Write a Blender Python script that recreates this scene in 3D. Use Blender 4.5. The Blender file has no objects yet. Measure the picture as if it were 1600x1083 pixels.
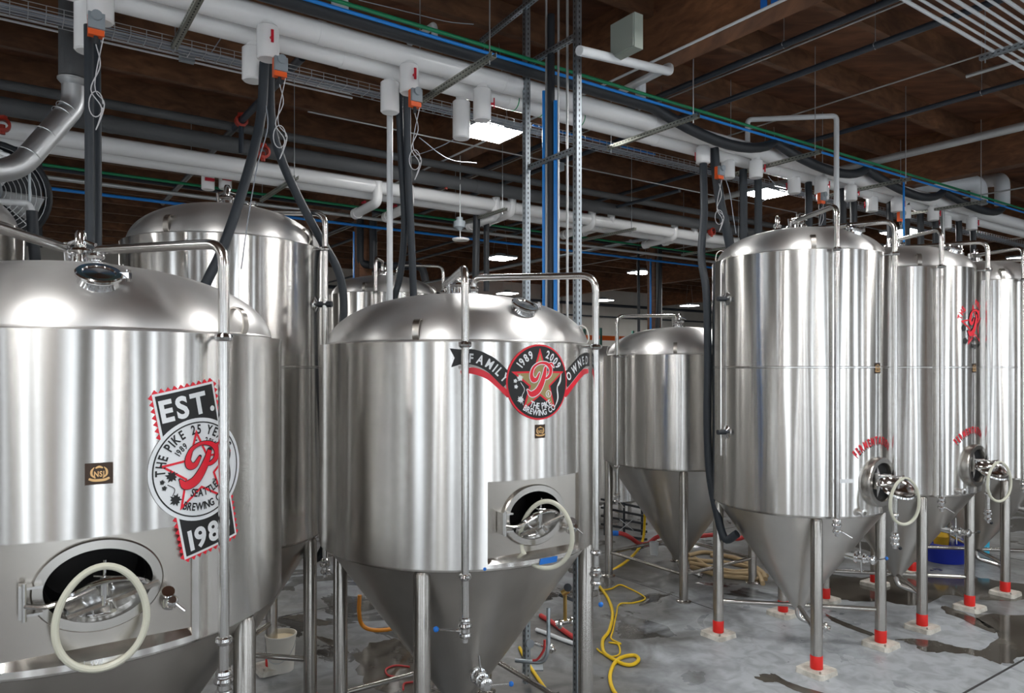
import bpy, bmesh, math, random
from math import sin, cos, pi, radians as R_, sqrt, atan2
from mathutils import Vector as V, Matrix
random.seed(7)
S = bpy.context.scene; COL = S.collection
# ------------------------------------------------------------ camera, world, exposure
F = 1130.0; HZ = 574.0; CH = 3.2            # focal length in px, horizon row, camera height
cam = bpy.data.objects.new('camera', bpy.data.cameras.new('camera')); COL.objects.link(cam)
cam.location = (0, 0, CH); cam.rotation_euler = (pi/2, 0, 0)
cam.data.sensor_width = 36; cam.data.lens = 36*F/1600; cam.data.shift_y = (HZ-541.5)/1600
cam.data.clip_end = 200; S.camera = cam
W = bpy.data.worlds.new('world'); S.world = W; W.use_nodes = True
W.node_tree.nodes['Background'].inputs[0].default_value = (.8, .9, 1, 1); W.node_tree.nodes['Background'].inputs[1].default_value = .05
S.view_settings.view_transform = 'Standard'; S.view_settings.look = 'None'; S.view_settings.gamma = 1
S.view_settings.use_curve_mapping = False; S.view_settings.exposure = 0.0
LAMP_E = 80.0; ADDED_GLOW_E = 4.2
ADDED_WIN = ((-11, .8, .3, 5.6), (-8.2, .35, .3, 5.6), (-5.4, .75, .3, 5.6), (-3.9, .3, .3, 5.6), (-1.6, .5, .3, 5.6), (1.0, .9, .3, 5.6), (2.6, .3, .3, 5.6), (4.6, .45, .3, 5.6), (7.0, .8, .3, 5.6), (8.6, .25, .3, 5.6), (11.0, .9, .3, 5.6), (13.4, .4, .3, 5.6), (16.4, .8, .3, 5.6), (20.5, .6, .3, 5.6), (25, 1.0, .3, 5.6))  # unseen windows, added to throw bright streaks onto the steel
S.cycles.max_bounces = 8; S.cycles.diffuse_bounces = 4; S.cycles.glossy_bounces = 5
S.cycles.caustics_reflective = True; S.cycles.sample_clamp_indirect = 6; S.cycles.blur_glossy = .3
# ------------------------------------------------------------ row axes: U runs along the tank rows, N across them
AN = R_(35); U = V((cos(AN), sin(AN), 0)); N = V((-sin(AN), cos(AN), 0))
def un(u, n, z=0): return U*u + N*n + V((0, 0, z))
def PZ(px, py, Z): return V(((px-800)/F*Z, Z, CH+(HZ-py)/F*Z))            # point at a known depth
def PN(px, py, n):                                                          # point on the vertical plane n
    k = (px-800)/F; Z = n/(N.x*k+N.y); return PZ(px, py, Z)
def PH(px, py, z=0.0):                                                      # point on the level plane z
    return PZ(px, py, (z-CH)*F/(HZ-py))
# ------------------------------------------------------------ materials
def mat(name, col=(.5, .5, .5), rough=.5, metal=0, emit=0, aniso=0, fn=None):
    m = bpy.data.materials.new(name); m.use_nodes = True; nt = m.node_tree; b = nt.nodes['Principled BSDF']
    b.inputs['Base Color'].default_value = (*col, 1); b.inputs['Roughness'].default_value = rough; b.inputs['Metallic'].default_value = metal
    if emit: b.inputs['Emission Color'].default_value = (*col, 1); b.inputs['Emission Strength'].default_value = emit
    if aniso:
        b.inputs['Anisotropic'].default_value = aniso; b.inputs['Anisotropic Rotation'].default_value = .25
    if fn: fn(nt, b)
    return m
def nd(nt, t, **k):
    n = nt.nodes.new(t)
    for a, v in k.items():
        if a in n.inputs: n.inputs[a].default_value = v
        else: setattr(n, a, v)
    return n
def noise(nt, scale, detail=3, sc=(1, 1, 1), coord='Object', dist=0):
    tc = nd(nt, 'ShaderNodeTexCoord'); mp = nd(nt, 'ShaderNodeMapping'); mp.inputs['Scale'].default_value = sc
    nt.links.new(tc.outputs[coord], mp.inputs['Vector'])
    n = nd(nt, 'ShaderNodeTexNoise'); n.inputs['Scale'].default_value = scale; n.inputs['Detail'].default_value = detail; n.inputs['Distortion'].default_value = dist
    nt.links.new(mp.outputs[0], n.inputs['Vector']); return n
def ramp(nt, src, stops):
    r = nd(nt, 'ShaderNodeValToRGB'); e = r.color_ramp.elements
    while len(e) < len(stops): e.new(.5)
    for i, (p, c) in enumerate(stops):
        e[i].position = p; e[i].color = (*c, 1) if isinstance(c, tuple) else (c, c, c, 1)
    nt.links.new(src, r.inputs[0]); return r
def bump(nt, b, src, strength, dist=.01):
    bp = nd(nt, 'ShaderNodeBump'); bp.inputs['Strength'].default_value = strength; bp.inputs['Distance'].default_value = dist
    nt.links.new(src, bp.inputs['Height']); nt.links.new(bp.outputs[0], b.inputs['Normal'])
def steel(name, col, rough, aniso, wav=0, grain=.0, var=.12, axis='Z', ws=3.1):
    def fn(nt, b):
        if aniso:
            t = nd(nt, 'ShaderNodeTangent'); t.direction_type = 'RADIAL'; t.axis = axis
            nt.links.new(t.outputs[0], b.inputs['Tangent'])
        n = noise(nt, 2.2, 4, (1, 1, .5))
        r = ramp(nt, n.outputs[0], [(.3, tuple(c*(1-var) for c in col)), (.7, tuple(min(1, c*(1+var*.4)) for c in col))])
        nt.links.new(r.outputs[0], b.inputs['Base Color'])
        if wav:   # rolled-sheet waviness: varies round the tank, hardly along its height
            w = noise(nt, ws, 1.2, (1, 1, .07)); g = noise(nt, 260, 2, (.02, .02, 1))
            ad = nd(nt, 'ShaderNodeMath', operation='MULTIPLY_ADD'); nt.links.new(g.outputs[0], ad.inputs[0]); ad.inputs[1].default_value = grain; nt.links.new(w.outputs[0], ad.inputs[2])
            bump(nt, b, ad.outputs[0], wav, .02)
    return mat(name, col, rough, 1, aniso=aniso, fn=fn)
M = {}
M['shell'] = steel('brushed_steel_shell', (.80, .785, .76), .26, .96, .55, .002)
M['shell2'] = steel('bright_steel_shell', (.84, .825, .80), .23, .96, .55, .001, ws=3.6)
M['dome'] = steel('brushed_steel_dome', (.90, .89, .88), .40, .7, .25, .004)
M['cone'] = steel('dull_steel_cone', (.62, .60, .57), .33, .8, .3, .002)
M['leg'] = steel('satin_steel_leg', (.50, .48, .45), .26, .6, 0)
M['panel'] = steel('hatch_panel_steel', (.50, .47, .43), .27, .6, .12, .002)
M['tube'] = steel('polished_steel_tube', (.74, .73, .71), .22, 0, 0)
M['polish'] = steel('polished_steel', (.82, .82, .82), .12, 0, 0)
M['galv'] = steel('galvanised_steel', (.42, .47, .51), .45, 0, 0, var=.3)
M['duct'] = steel('galvanised_duct', (.78, .81, .84), .42, 0, 0, var=.2)
M['lug'] = steel('lug_steel', (.55, .52, .48), .28, 0, 0)
M['white'] = mat('white_pvc', (.92, .925, .93), .18)
M['pvc'] = mat('white_pvc_pipe', (.72, .75, .78), .35)
M['black'] = mat('black_foam', (.016, .020, .026), .5, fn=lambda nt, b: bump(nt, b, noise(nt, 60, 3).outputs[0], .25, .004))
M['foam'] = mat('slate_foam', (.020, .027, .036), .55, fn=lambda nt, b: bump(nt, b, noise(nt, 40, 3).outputs[0], .25, .004))
M['darkduct'] = mat('dark_duct_wrap', (.10, .105, .11), .7, fn=lambda nt, b: bump(nt, b, noise(nt, 120, 3).outputs[0], .6, .006))
M['blue'] = mat('blue_pipe', (.015, .26, .80), .3)
M['green'] = mat('green_pipe', (.005, .22, .09), .35)
M['red'] = mat('red_plastic', (.55, .01, .03), .35)
M['redtape'] = mat('red_tape', (.72, .015, .01), .45)
M['orange'] = mat('orange_plastic', (.85, .12, .02), .4)
M['valvegrey'] = mat('grey_plastic', (.28, .32, .35), .4)
M['greenlabel'] = mat('green_label', (.01, .3, .12), .5)
M['gasket'] = mat('cream_rubber', (.60, .60, .50), .35)
M['dark'] = mat('painted_interior_shade', (.004, .004, .005), .6)  # near-black colour stands in for the unlit inside of the tanks
M['strut'] = steel('strut_steel', (.44, .45, .40), .45, 0, 0, var=.25)
M['wire'] = mat('zinc_wire', (.50, .52, .54), .4, .8)
M['cablegrey'] = mat('grey_cable', (.30, .33, .38), .5)
M['cablewhite'] = mat('white_cable', (.6, .6, .62), .5)
M['conduit'] = mat('conduit_grey', (.52, .54, .55), .4, .6)
M['box'] = mat('electrical_box', (.30, .34, .30), .45)
M['sprinkler'] = mat('dark_sprinkler_pipe', (.03, .04, .055), .4)
M['redclamp'] = mat('red_clamp', (.38, .03, .015), .5)
M['yellow'] = mat('yellow_hose', (.75, .50, .01), .42)
M['orangehose'] = mat('orange_hose', (.70, .26, .02), .45)
M['redhose'] = mat('red_hose', (.50, .04, .04), .5)
M['tan'] = mat('tan_hose', (.45, .33, .18), .55)
M['bucket'] = mat('bucket_plastic', (.72, .70, .64), .4)
M['bucketin'] = mat('bucket_crust', (.70, .60, .42), .7)
M['brass'] = mat('brass', (.55, .36, .12), .3, 1)
M['bluebin'] = mat('blue_bin', (.01, .03, .40), .4)
M['cyan'] = mat('cyan_plastic', (.05, .50, .75), .4)
M['yellowbag'] = mat('yellow_bag', (.75, .45, .02), .6)
M['bluetape'] = mat('blue_tape', (.01, .16, .60), .6)
M['rack'] = mat('rack_orange', (.85, .14, .01), .4)
M['rackgreen'] = mat('rack_green', (.05, .16, .13), .5)
M['tanliquid'] = mat('cup_plastic', (.7, .72, .74), .3)
M['plaque'] = mat('plaque_brown', (.05, .03, .02), .35, .5)
M['gold'] = mat('crest_gold', (.72, .45, .20), .35, .6)
M['d_black'] = mat('decal_black', (.010, .011, .012), .5)
M['d_white'] = mat('decal_white', (.78, .81, .84), .35)
M['d_red'] = mat('decal_red', (.75, .01, .03), .35)
M['d_gold'] = mat('decal_gold', (.34, .27, .11), .4)
M['d_grey'] = mat('decal_grey', (.45, .43, .42), .4)
M['d_redshell'] = mat('decal_bright_red', (.80, .02, .04), .35)
M['emit'] = mat('lamp_panel', (1, .985, .96), .5, emit=LAMP_E)
M['added_glow'] = mat('added_glow_pane', (.86, .93, 1), .3, emit=ADDED_GLOW_E)  # glow of the added windows, no known daylight source
M['wallfront'] = mat('wall_grey', (.30, .29, .27), .7)
M['wallwhite'] = mat('wall_white', (.62, .61, .57), .75)
def pad_fn(nt, b):
    n = noise(nt, 9, 5); r = ramp(nt, n.outputs[0], [(.35, (.42, .40, .35)), (.6, (.66, .64, .58))]); nt.links.new(r.outputs[0], b.inputs['Base Color'])
    bump(nt, b, noise(nt, 40, 4).outputs[0], .4, .01)
M['pad'] = mat('grout_pad', (.6, .58, .52), .8, fn=pad_fn)
def wood_fn(dk, lt, sc):
    def fn(nt, b):
        n = noise(nt, 1.6, 5, sc, dist=.6); r = ramp(nt, n.outputs[0], [(.3, dk), (.72, lt)])
        n2 = noise(nt, .9, 3); r2 = ramp(nt, n2.outputs[0], [(.35, .55), (.7, 1.0)])
        mx = nd(nt, 'ShaderNodeMix', data_type='RGBA', blend_type='MULTIPLY'); mx.inputs[0].default_value = 1
        nt.links.new(r.outputs[0], mx.inputs[6]); nt.links.new(r2.outputs[0], mx.inputs[7]); nt.links.new(mx.outputs[2], b.inputs['Base Color'])
    return fn
M['deck'] = mat('roof_plywood', rough=.75, fn=wood_fn((.115, .043, .019), (.29, .118, .054), (1.2, 3.5, 1)))
M['joist'] = mat('roof_joist_wood', rough=.7, fn=wood_fn((.11, .045, .020), (.27, .125, .058), (1, 4, 6)))
M['girder'] = mat('glulam_wood', rough=.65, fn=wood_fn((.12, .045, .018), (.27, .115, .048), (5, 1, 8)))
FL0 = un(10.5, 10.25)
def floor_fn(nt, b):
    L = nt.links.new
    a = noise(nt, .55, 6, (1, 1.4, 1), dist=.5); c1 = ramp(nt, a.outputs[0], [(.34, (.105, .102, .098)), (.5, (.175, .176, .175)), (.66, (.29, .31, .335))])
    s = noise(nt, 3.4, 8, (1, 1, 1), dist=1.2); c2 = ramp(nt, s.outputs[0], [(.36, .50), (.62, 1.0)])
    mx = nd(nt, 'ShaderNodeMix', data_type='RGBA', blend_type='MULTIPLY'); mx.inputs[0].default_value = .8; L(c1.outputs[0], mx.inputs[6]); L(c2.outputs[0], mx.inputs[7])
    w = noise(nt, .7, 5, (1, 1, 1), dist=1.5); wm = ramp(nt, w.outputs[0], [(.565, 0.0), (.60, 1.0)])
    mx2 = nd(nt, 'ShaderNodeMix', data_type='RGBA', blend_type='MULTIPLY'); L(wm.outputs[0], mx2.inputs[0]); L(mx.outputs[2], mx2.inputs[6]); mx2.inputs[7].default_value = (.42, .40, .37, 1)
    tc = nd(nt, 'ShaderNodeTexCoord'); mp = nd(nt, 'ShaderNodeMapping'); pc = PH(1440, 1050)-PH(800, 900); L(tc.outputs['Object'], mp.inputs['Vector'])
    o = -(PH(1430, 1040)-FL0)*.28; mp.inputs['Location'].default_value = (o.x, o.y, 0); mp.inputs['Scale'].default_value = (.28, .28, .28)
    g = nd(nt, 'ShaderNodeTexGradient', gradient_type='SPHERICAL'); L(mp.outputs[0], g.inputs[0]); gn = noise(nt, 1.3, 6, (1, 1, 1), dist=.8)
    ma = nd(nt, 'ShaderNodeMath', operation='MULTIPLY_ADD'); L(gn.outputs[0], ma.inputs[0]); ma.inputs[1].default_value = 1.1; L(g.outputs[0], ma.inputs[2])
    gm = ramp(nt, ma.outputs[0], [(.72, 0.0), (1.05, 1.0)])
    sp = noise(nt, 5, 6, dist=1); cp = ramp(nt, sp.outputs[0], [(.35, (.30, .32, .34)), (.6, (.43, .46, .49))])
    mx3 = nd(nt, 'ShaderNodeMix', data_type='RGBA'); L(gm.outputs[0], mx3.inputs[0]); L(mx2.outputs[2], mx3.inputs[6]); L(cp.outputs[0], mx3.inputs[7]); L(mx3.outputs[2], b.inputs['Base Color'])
    rr = nd(nt, 'ShaderNodeMapRange'); L(wm.outputs[0], rr.inputs[0]); rr.inputs[3].default_value = .42; rr.inputs[4].default_value = .10; L(rr.outputs[0], b.inputs['Roughness'])
    bump(nt, b, noise(nt, 30, 5).outputs[0], .12, .01)
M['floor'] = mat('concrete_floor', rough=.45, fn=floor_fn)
def wet_fn(nt, b):
    n = noise(nt, 2.5, 5); r = ramp(nt, n.outputs[0], [(.35, (.055, .048, .040)), (.65, (.11, .10, .085))]); nt.links.new(r.outputs[0], b.inputs['Base Color'])
M['wet'] = mat('wet_concrete', rough=.09, fn=wet_fn)
M['joint'] = mat('joint_dark', (.03, .03, .03), .6)
def wallp_fn(nt, b):
    n = noise(nt, .6, 4); r = ramp(nt, n.outputs[0], [(.3, (.50, .49, .45)), (.7, (.62, .61, .57))]); nt.links.new(r.outputs[0], b.inputs['Base Color'])
M['wallp'] = mat('painted_wall', rough=.7, fn=wallp_fn)
# ------------------------------------------------------------ mesh builder
def origin(o):
    p = V((0, 0, 0))
    while o: p += o.location; o = o.parent
    return p
class MB:
    def __init__(s, X=None): s.v = []; s.f = []; s.X = X or Matrix.Identity(4); s.sm = []
    def vert(s, p): s.v.append(s.X @ V(p)); return len(s.v)-1
    def face(s, ids, sm=True): s.f.append(tuple(ids)); s.sm.append(sm)
    def box(s, c, size, ax=None):
        c = V(c); h = [x/2 for x in size]; A = ax or (V((1, 0, 0)), V((0, 1, 0)), V((0, 0, 1)))
        b = len(s.v)
        for i in (-1, 1):
            for j in (-1, 1):
                for k in (-1, 1): s.vert(c+A[0]*h[0]*i+A[1]*h[1]*j+A[2]*h[2]*k)
        for q in ((0, 1, 3, 2), (4, 6, 7, 5), (0, 4, 5, 1), (2, 3, 7, 6), (0, 2, 6, 4), (1, 5, 7, 3)): s.face([b+i for i in q], False)
        return s
    def bar(s, p0, p1, w, h, up=V((0, 0, 1))):
        p0 = V(p0); p1 = V(p1); d = (p1-p0); L = d.length; d.normalize(); a = d.cross(up)
        if a.length < 1e-4: a = d.cross(V((1, 0, 0)))
        a.normalize(); b = a.cross(d); return s.box((p0+p1)/2, (L, w, h), (d, a, b))
    def tube(s, pts, r, seg=12, cap=True, closed=False):
        pts = [V(p) for p in pts]; n = len(pts); rs = r if isinstance(r, (list, tuple)) else [r]*n
        def tan(i):
            if closed: return (pts[(i+1) % n]-pts[i-1]).normalized()
            if i == 0: return (pts[1]-pts[0]).normalized()
            if i == n-1: return (pts[-1]-pts[-2]).normalized()
            return ((pts[i+1]-pts[i]).normalized()+(pts[i]-pts[i-1]).normalized()).normalized()
        t = tan(0); a = t.orthogonal().normalized(); rings = []; pt = t
        for i in range(n):
            t = tan(i); q = pt.rotation_difference(t); a = q @ a; a = (a-t*a.dot(t)).normalized(); b = t.cross(a); pt = t
            k = 1
            if 0 < i < n-1:
                c = max(.35, t.dot((pts[i+1]-pts[i]).normalized())); k = 1
            rings.append([s.vert(pts[i]+(a*cos(2*pi*j/seg)+b*sin(2*pi*j/seg))*rs[i]*k) for j in range(seg)])
        m = n if closed else n-1
        off = 0
        if closed:   # best ring alignment for the seam
            A = s.v[rings[0][0]]; off = min(range(seg), key=lambda j: (s.v[rings[-1][j]]-A).length)
        for i in range(m):
            r0 = rings[i]; r1 = rings[(i+1) % n]; o0 = off if (closed and i == n-1) else 0
            for j in range(seg): s.face((r0[(j+o0) % seg], r0[(j+1+o0) % seg], r1[(j+1) % seg], r1[j]))
        if cap and not closed: s.face(list(reversed(rings[0])), False); s.face(rings[-1], False)
        return s
    def pipe(s, pts, r, rad=.08, seg=12, k=5):
        return s.tube(fillet(pts, rad, k), r, seg)
    def lathe(s, prof, c=(0, 0, 0), d=(0, 0, 1), seg=32, cap0=False, cap1=False, sx=1, sy=1, X=None):
        c = V(c); d = V(d).normalized(); a = V(X) if X is not None else (V((1, 0, 0)) if abs(d.z) > .99 else d.orthogonal().normalized()); b = d.cross(a)
        rings = [[s.vert(c+d*z+(a*cos(2*pi*j/seg)*sx+b*sin(2*pi*j/seg)*sy)*r) for j in range(seg)] for r, z in prof]
        for i in range(len(prof)-1):
            for j in range(seg): s.face((rings[i][j], rings[i][(j+1) % seg], rings[i+1][(j+1) % seg], rings[i+1][j]))
        if cap0: s.face(list(reversed(rings[0])), False)
        if cap1: s.face(rings[-1], False)
        return s
    def cyl(s, p0, p1, r, seg=16, r1=None, bev=0):
        p0 = V(p0); p1 = V(p1); d = p1-p0; L = d.length; r1 = r if r1 is None else r1
        pr = [(r, 0), (r1, L)] if not bev else [(r-bev, 0), (r, bev), (r1, L-bev), (r1-bev, L)]
        return s.lathe(pr, p0, d, seg, True, True)
    def ball(s, c, r, seg=12):
        n = 6; return s.lathe([(max(1e-4, r*sin(pi*i/n)), -r*cos(pi*i/n)) for i in range(n+1)], c, (0, 0, 1), seg)
    def build(s, name, m, parent=None, base=None, auto=35):
        me = bpy.data.meshes.new(name); ob = bpy.data.objects.new(name, me); COL.objects.link(ob)
        if parent: org = origin(parent); ob.parent = parent
        else:
            if base is None:
                lo = [min(v[i] for v in s.v) for i in range(3)]; hi = [max(v[i] for v in s.v) for i in range(3)]
                base = ((lo[0]+hi[0])/2, (lo[1]+hi[1])/2, lo[2])
            org = V(base); ob.location = org
        me.from_pydata([v-org for v in s.v], [], s.f); me.polygons.foreach_set('use_smooth', s.sm)
        me.validate(); me.materials.append(M[m] if isinstance(m, str) else m)
        try: me.set_sharp_from_angle(angle=R_(auto))
        except Exception: pass
        return ob
def fillet(pts, rad, k=5):
    pts = [V(p) for p in pts]; out = [pts[0]]
    for i in range(1, len(pts)-1):
        a, b, c = pts[i-1], pts[i], pts[i+1]; d0 = (a-b); d1 = (c-b); r = min(rad, d0.length*.48, d1.length*.48)
        p0 = b+d0.normalized()*r; p1 = b+d1.normalized()*r
        for j in range(k+1):
            t = j/k; out.append(p0*(1-t)**2+b*2*t*(1-t)+p1*t*t)
    out.append(pts[-1]); return out
def smooth(pts, k=6):
    pts = [V(p) for p in pts]; P = [pts[0]*2-pts[1]]+pts+[pts[-1]*2-pts[-2]]; out = []
    for i in range(1, len(P)-2):
        a, b, c, d = P[i-1:i+3]
        for j in range(k):
            t = j/k; out.append(.5*((2*b)+(c-a)*t+(2*a-5*b+4*c-d)*t*t+(3*b-a-3*c+d)*t**3))
    out.append(pts[-1]); return out
def tag(o, label=None, cat=None, group=None, kind=None):
    if label: o['label'] = label
    if cat: o['category'] = cat
    if group: o['group'] = group
    if kind: o['kind'] = kind
    return o
def empty(name, loc, label=None, cat=None, group=None):
    o = bpy.data.objects.new(name, None); COL.objects.link(o); o.location = loc; o.empty_display_size = .1
    return tag(o, label, cat, group)
def copy_tree(o, loc=None, parent=None):
    c = o.copy(); COL.objects.link(c); c.parent = parent
    if loc is not None: c.location = loc
    for ch in o.children: copy_tree(ch, None, c)
    return c
# ------------------------------------------------------------ the building
CEIL = 7.25; JB = 6.92; U0, U1, N0, N1 = -13.0, 34.0, -6.5, 27.0
def quad(name, pts, m, kind='structure', flip=False, parent=None):
    b = MB(); ids = [b.vert(p) for p in pts]; b.face(ids[::-1] if flip else ids, False); o = b.build(name, m, parent)
    return tag(o, kind=kind) if not parent else o
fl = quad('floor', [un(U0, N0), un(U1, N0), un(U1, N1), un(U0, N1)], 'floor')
b = MB()
for n_, du in ((3.27, (U0, U1)), (9.3, (U0, U1)), (-2.7, (U0, U1)), (15.3, (U0, U1))): b.bar(un(du[0], n_, .002), un(du[1], n_, .002), .022 if n_ == 3.27 else .010, .004)
for u_ in (7.66, -1.5, 13.8): b.bar(un(u_, 6.3 if u_ == 7.66 else N0, .002), un(u_, N1, .002), .010, .004)
b.build('expansion_joint', 'joint', fl)
ce = MB()
ce.box(un((U0+U1)/2, (N0+N1)/2, CEIL+.05), (U1-U0, N1-N0, .1), (U, N, V((0, 0, 1))))
ceil = tag(ce.build('ceiling', 'deck'), kind='structure')
n_ = 4.26-1.2*13
while n_ < N1-.3:
    MB().box(un((U0+U1)/2, n_, (JB+CEIL)/2), (U1-U0, .09, CEIL-JB), (U, N, V((0, 0, 1)))).build('joist', 'joist', ceil); n_ += 1.2
for g in (-9.3, -1.8, 5.75, 13.25, 20.7, 28.2):
    MB().box(un(g, (N0+N1)/2, (6.42+CEIL)/2), (.26, N1-N0, CEIL-6.42), (U, N, V((0, 0, 1)))).build('girder', 'girder', ceil)
quad('wall_back', [un(U0, N1), un(U1, N1), un(U1, N1, CEIL), un(U0, N1, CEIL)], 'wallp')
quad('wall_front', [un(U0, N0), un(U1, N0), un(U1, N0, CEIL), un(U0, N0, CEIL)], 'wallfront', flip=True)
def added_window(i, u, n, w, z0, z1, along=U):  # glowing frame added out of view for vertical reflections on the tanks
    nrm = V((0, 0, 1)).cross(along); c_ = un(u, n, (z0+z1)/2)
    fr = tag(MB().box(c_, (w+.16, .10, z1-z0+.16), (along, nrm, V((0, 0, 1)))).build('added_window_%d' % i, 'conduit'), kind='structure')
    for s_ in (-1, 1): MB().box(c_+nrm*.052*s_, (w, .01, z1-z0), (along, nrm, V((0, 0, 1)))).build('pane', 'added_glow', fr)
for i, (u, w, z0, z1) in enumerate(ADDED_WIN): added_window(i+1, u, N0+.06, w, z0, z1)
for i, (n, w) in enumerate(((-3.5, 1.6), (2, .8), (7.5, 1.8))): added_window(20+i, U0+.06, n, w, .6, 5.6, N)
quad('wall_left', [un(U0, N0), un(U0, N1), un(U0, N1, CEIL), un(U0, N0, CEIL)], 'wallwhite')
quad('wall_right', [un(U1, N0), un(U1, N1), un(U1, N1, CEIL), un(U1, N0, CEIL)], 'wallwhite', flip=True)
# ------------------------------------------------------------ lamps
lampn = 0
def lamp(u, n, label, z=6.12, L=.62, Wd=.62):
    r = empty('ceiling_light', un(u, n, z), label, 'ceiling light', 'square LED ceiling lights')
    MB().box(un(u, n, z+.035), (L+.05, Wd+.05, .05), (U, N, V((0, 0, 1)))).build('housing', 'valvegrey', r)
    MB().box(un(u, n, z), (L, Wd, .014), (U, N, V((0, 0, 1)))).build('diffuser', 'emit', r)
    MB().box(un(u, n, z+.10), (.22, .14, .08), (U, N, V((0, 0, 1)))).build('driver_box', 'valvegrey', r)
    h = MB()
    for s in (-1, 1): h.cyl(un(u+.25*s, n, z+.06), un(u+.1*s, n, CEIL), .004, 6)
    h.build('hanger_wire', 'wire', r)
    return r
for u, n, lb in ((4.95, 7.5, 'bright square LED light hanging behind the vertical struts above the middle tank'), (10.5, 7.45, 'LED light glowing above the tall tank on the right'),
                 (10.9, 16.1, 'far LED light just above the dome of the centre tank'), (16.3, 23.6, 'small LED light near the back wall, left of the struts'),
                 (21.4, 23.6, 'small LED light near the back wall, left of the wooden column'), (26.6, 23.3, 'small LED light near the back wall, right of the wooden column'),
                 (16.1, 16.0, 'tiny LED light beside the wooden column under the glulam beam'), (22.4, 8.0, 'LED light low at the right edge beyond the last tank')):
    lamp(u, n, lb)
OFF = 'LED ceiling light out of view over the front aisle'
for u, n in ((5.0, 2.9), (-1, 1.5), (-6.5, 7.5), (-1.0, 12.5), (-6.5, 1.5), (10.5, 1.5), (16, 1.5), (2.2, -3), (8, -3), (14, -3), (-4.5, -3), (16, 8), (5, 20), (-4, 18), (0, 23.6)):
    lamp(u, n, OFF, L=.75, Wd=.62)
for g in (-9.3, -1.8, 5.75, 13.25, 20.7): tag(MB().box(un(g, -3.6, 3.21), (.28, .28, 6.42), (U, N, V((0, 0, 1)))).build('wooden_column', 'girder'), 'brown wooden column added out of view for reflections in the steel', 'column', 'columns added for brown reflections')  # unseen columns added under the girders for brown streaks in the steel
for y_ in (0, .11): MB().box(un(5.615, 4.05-y_, 6.60+y_*.2), (.004, .07, .34), (U, N, V((0, 0, 1)))).build('blue_tape_strip', 'bluetape', ceil)
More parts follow.
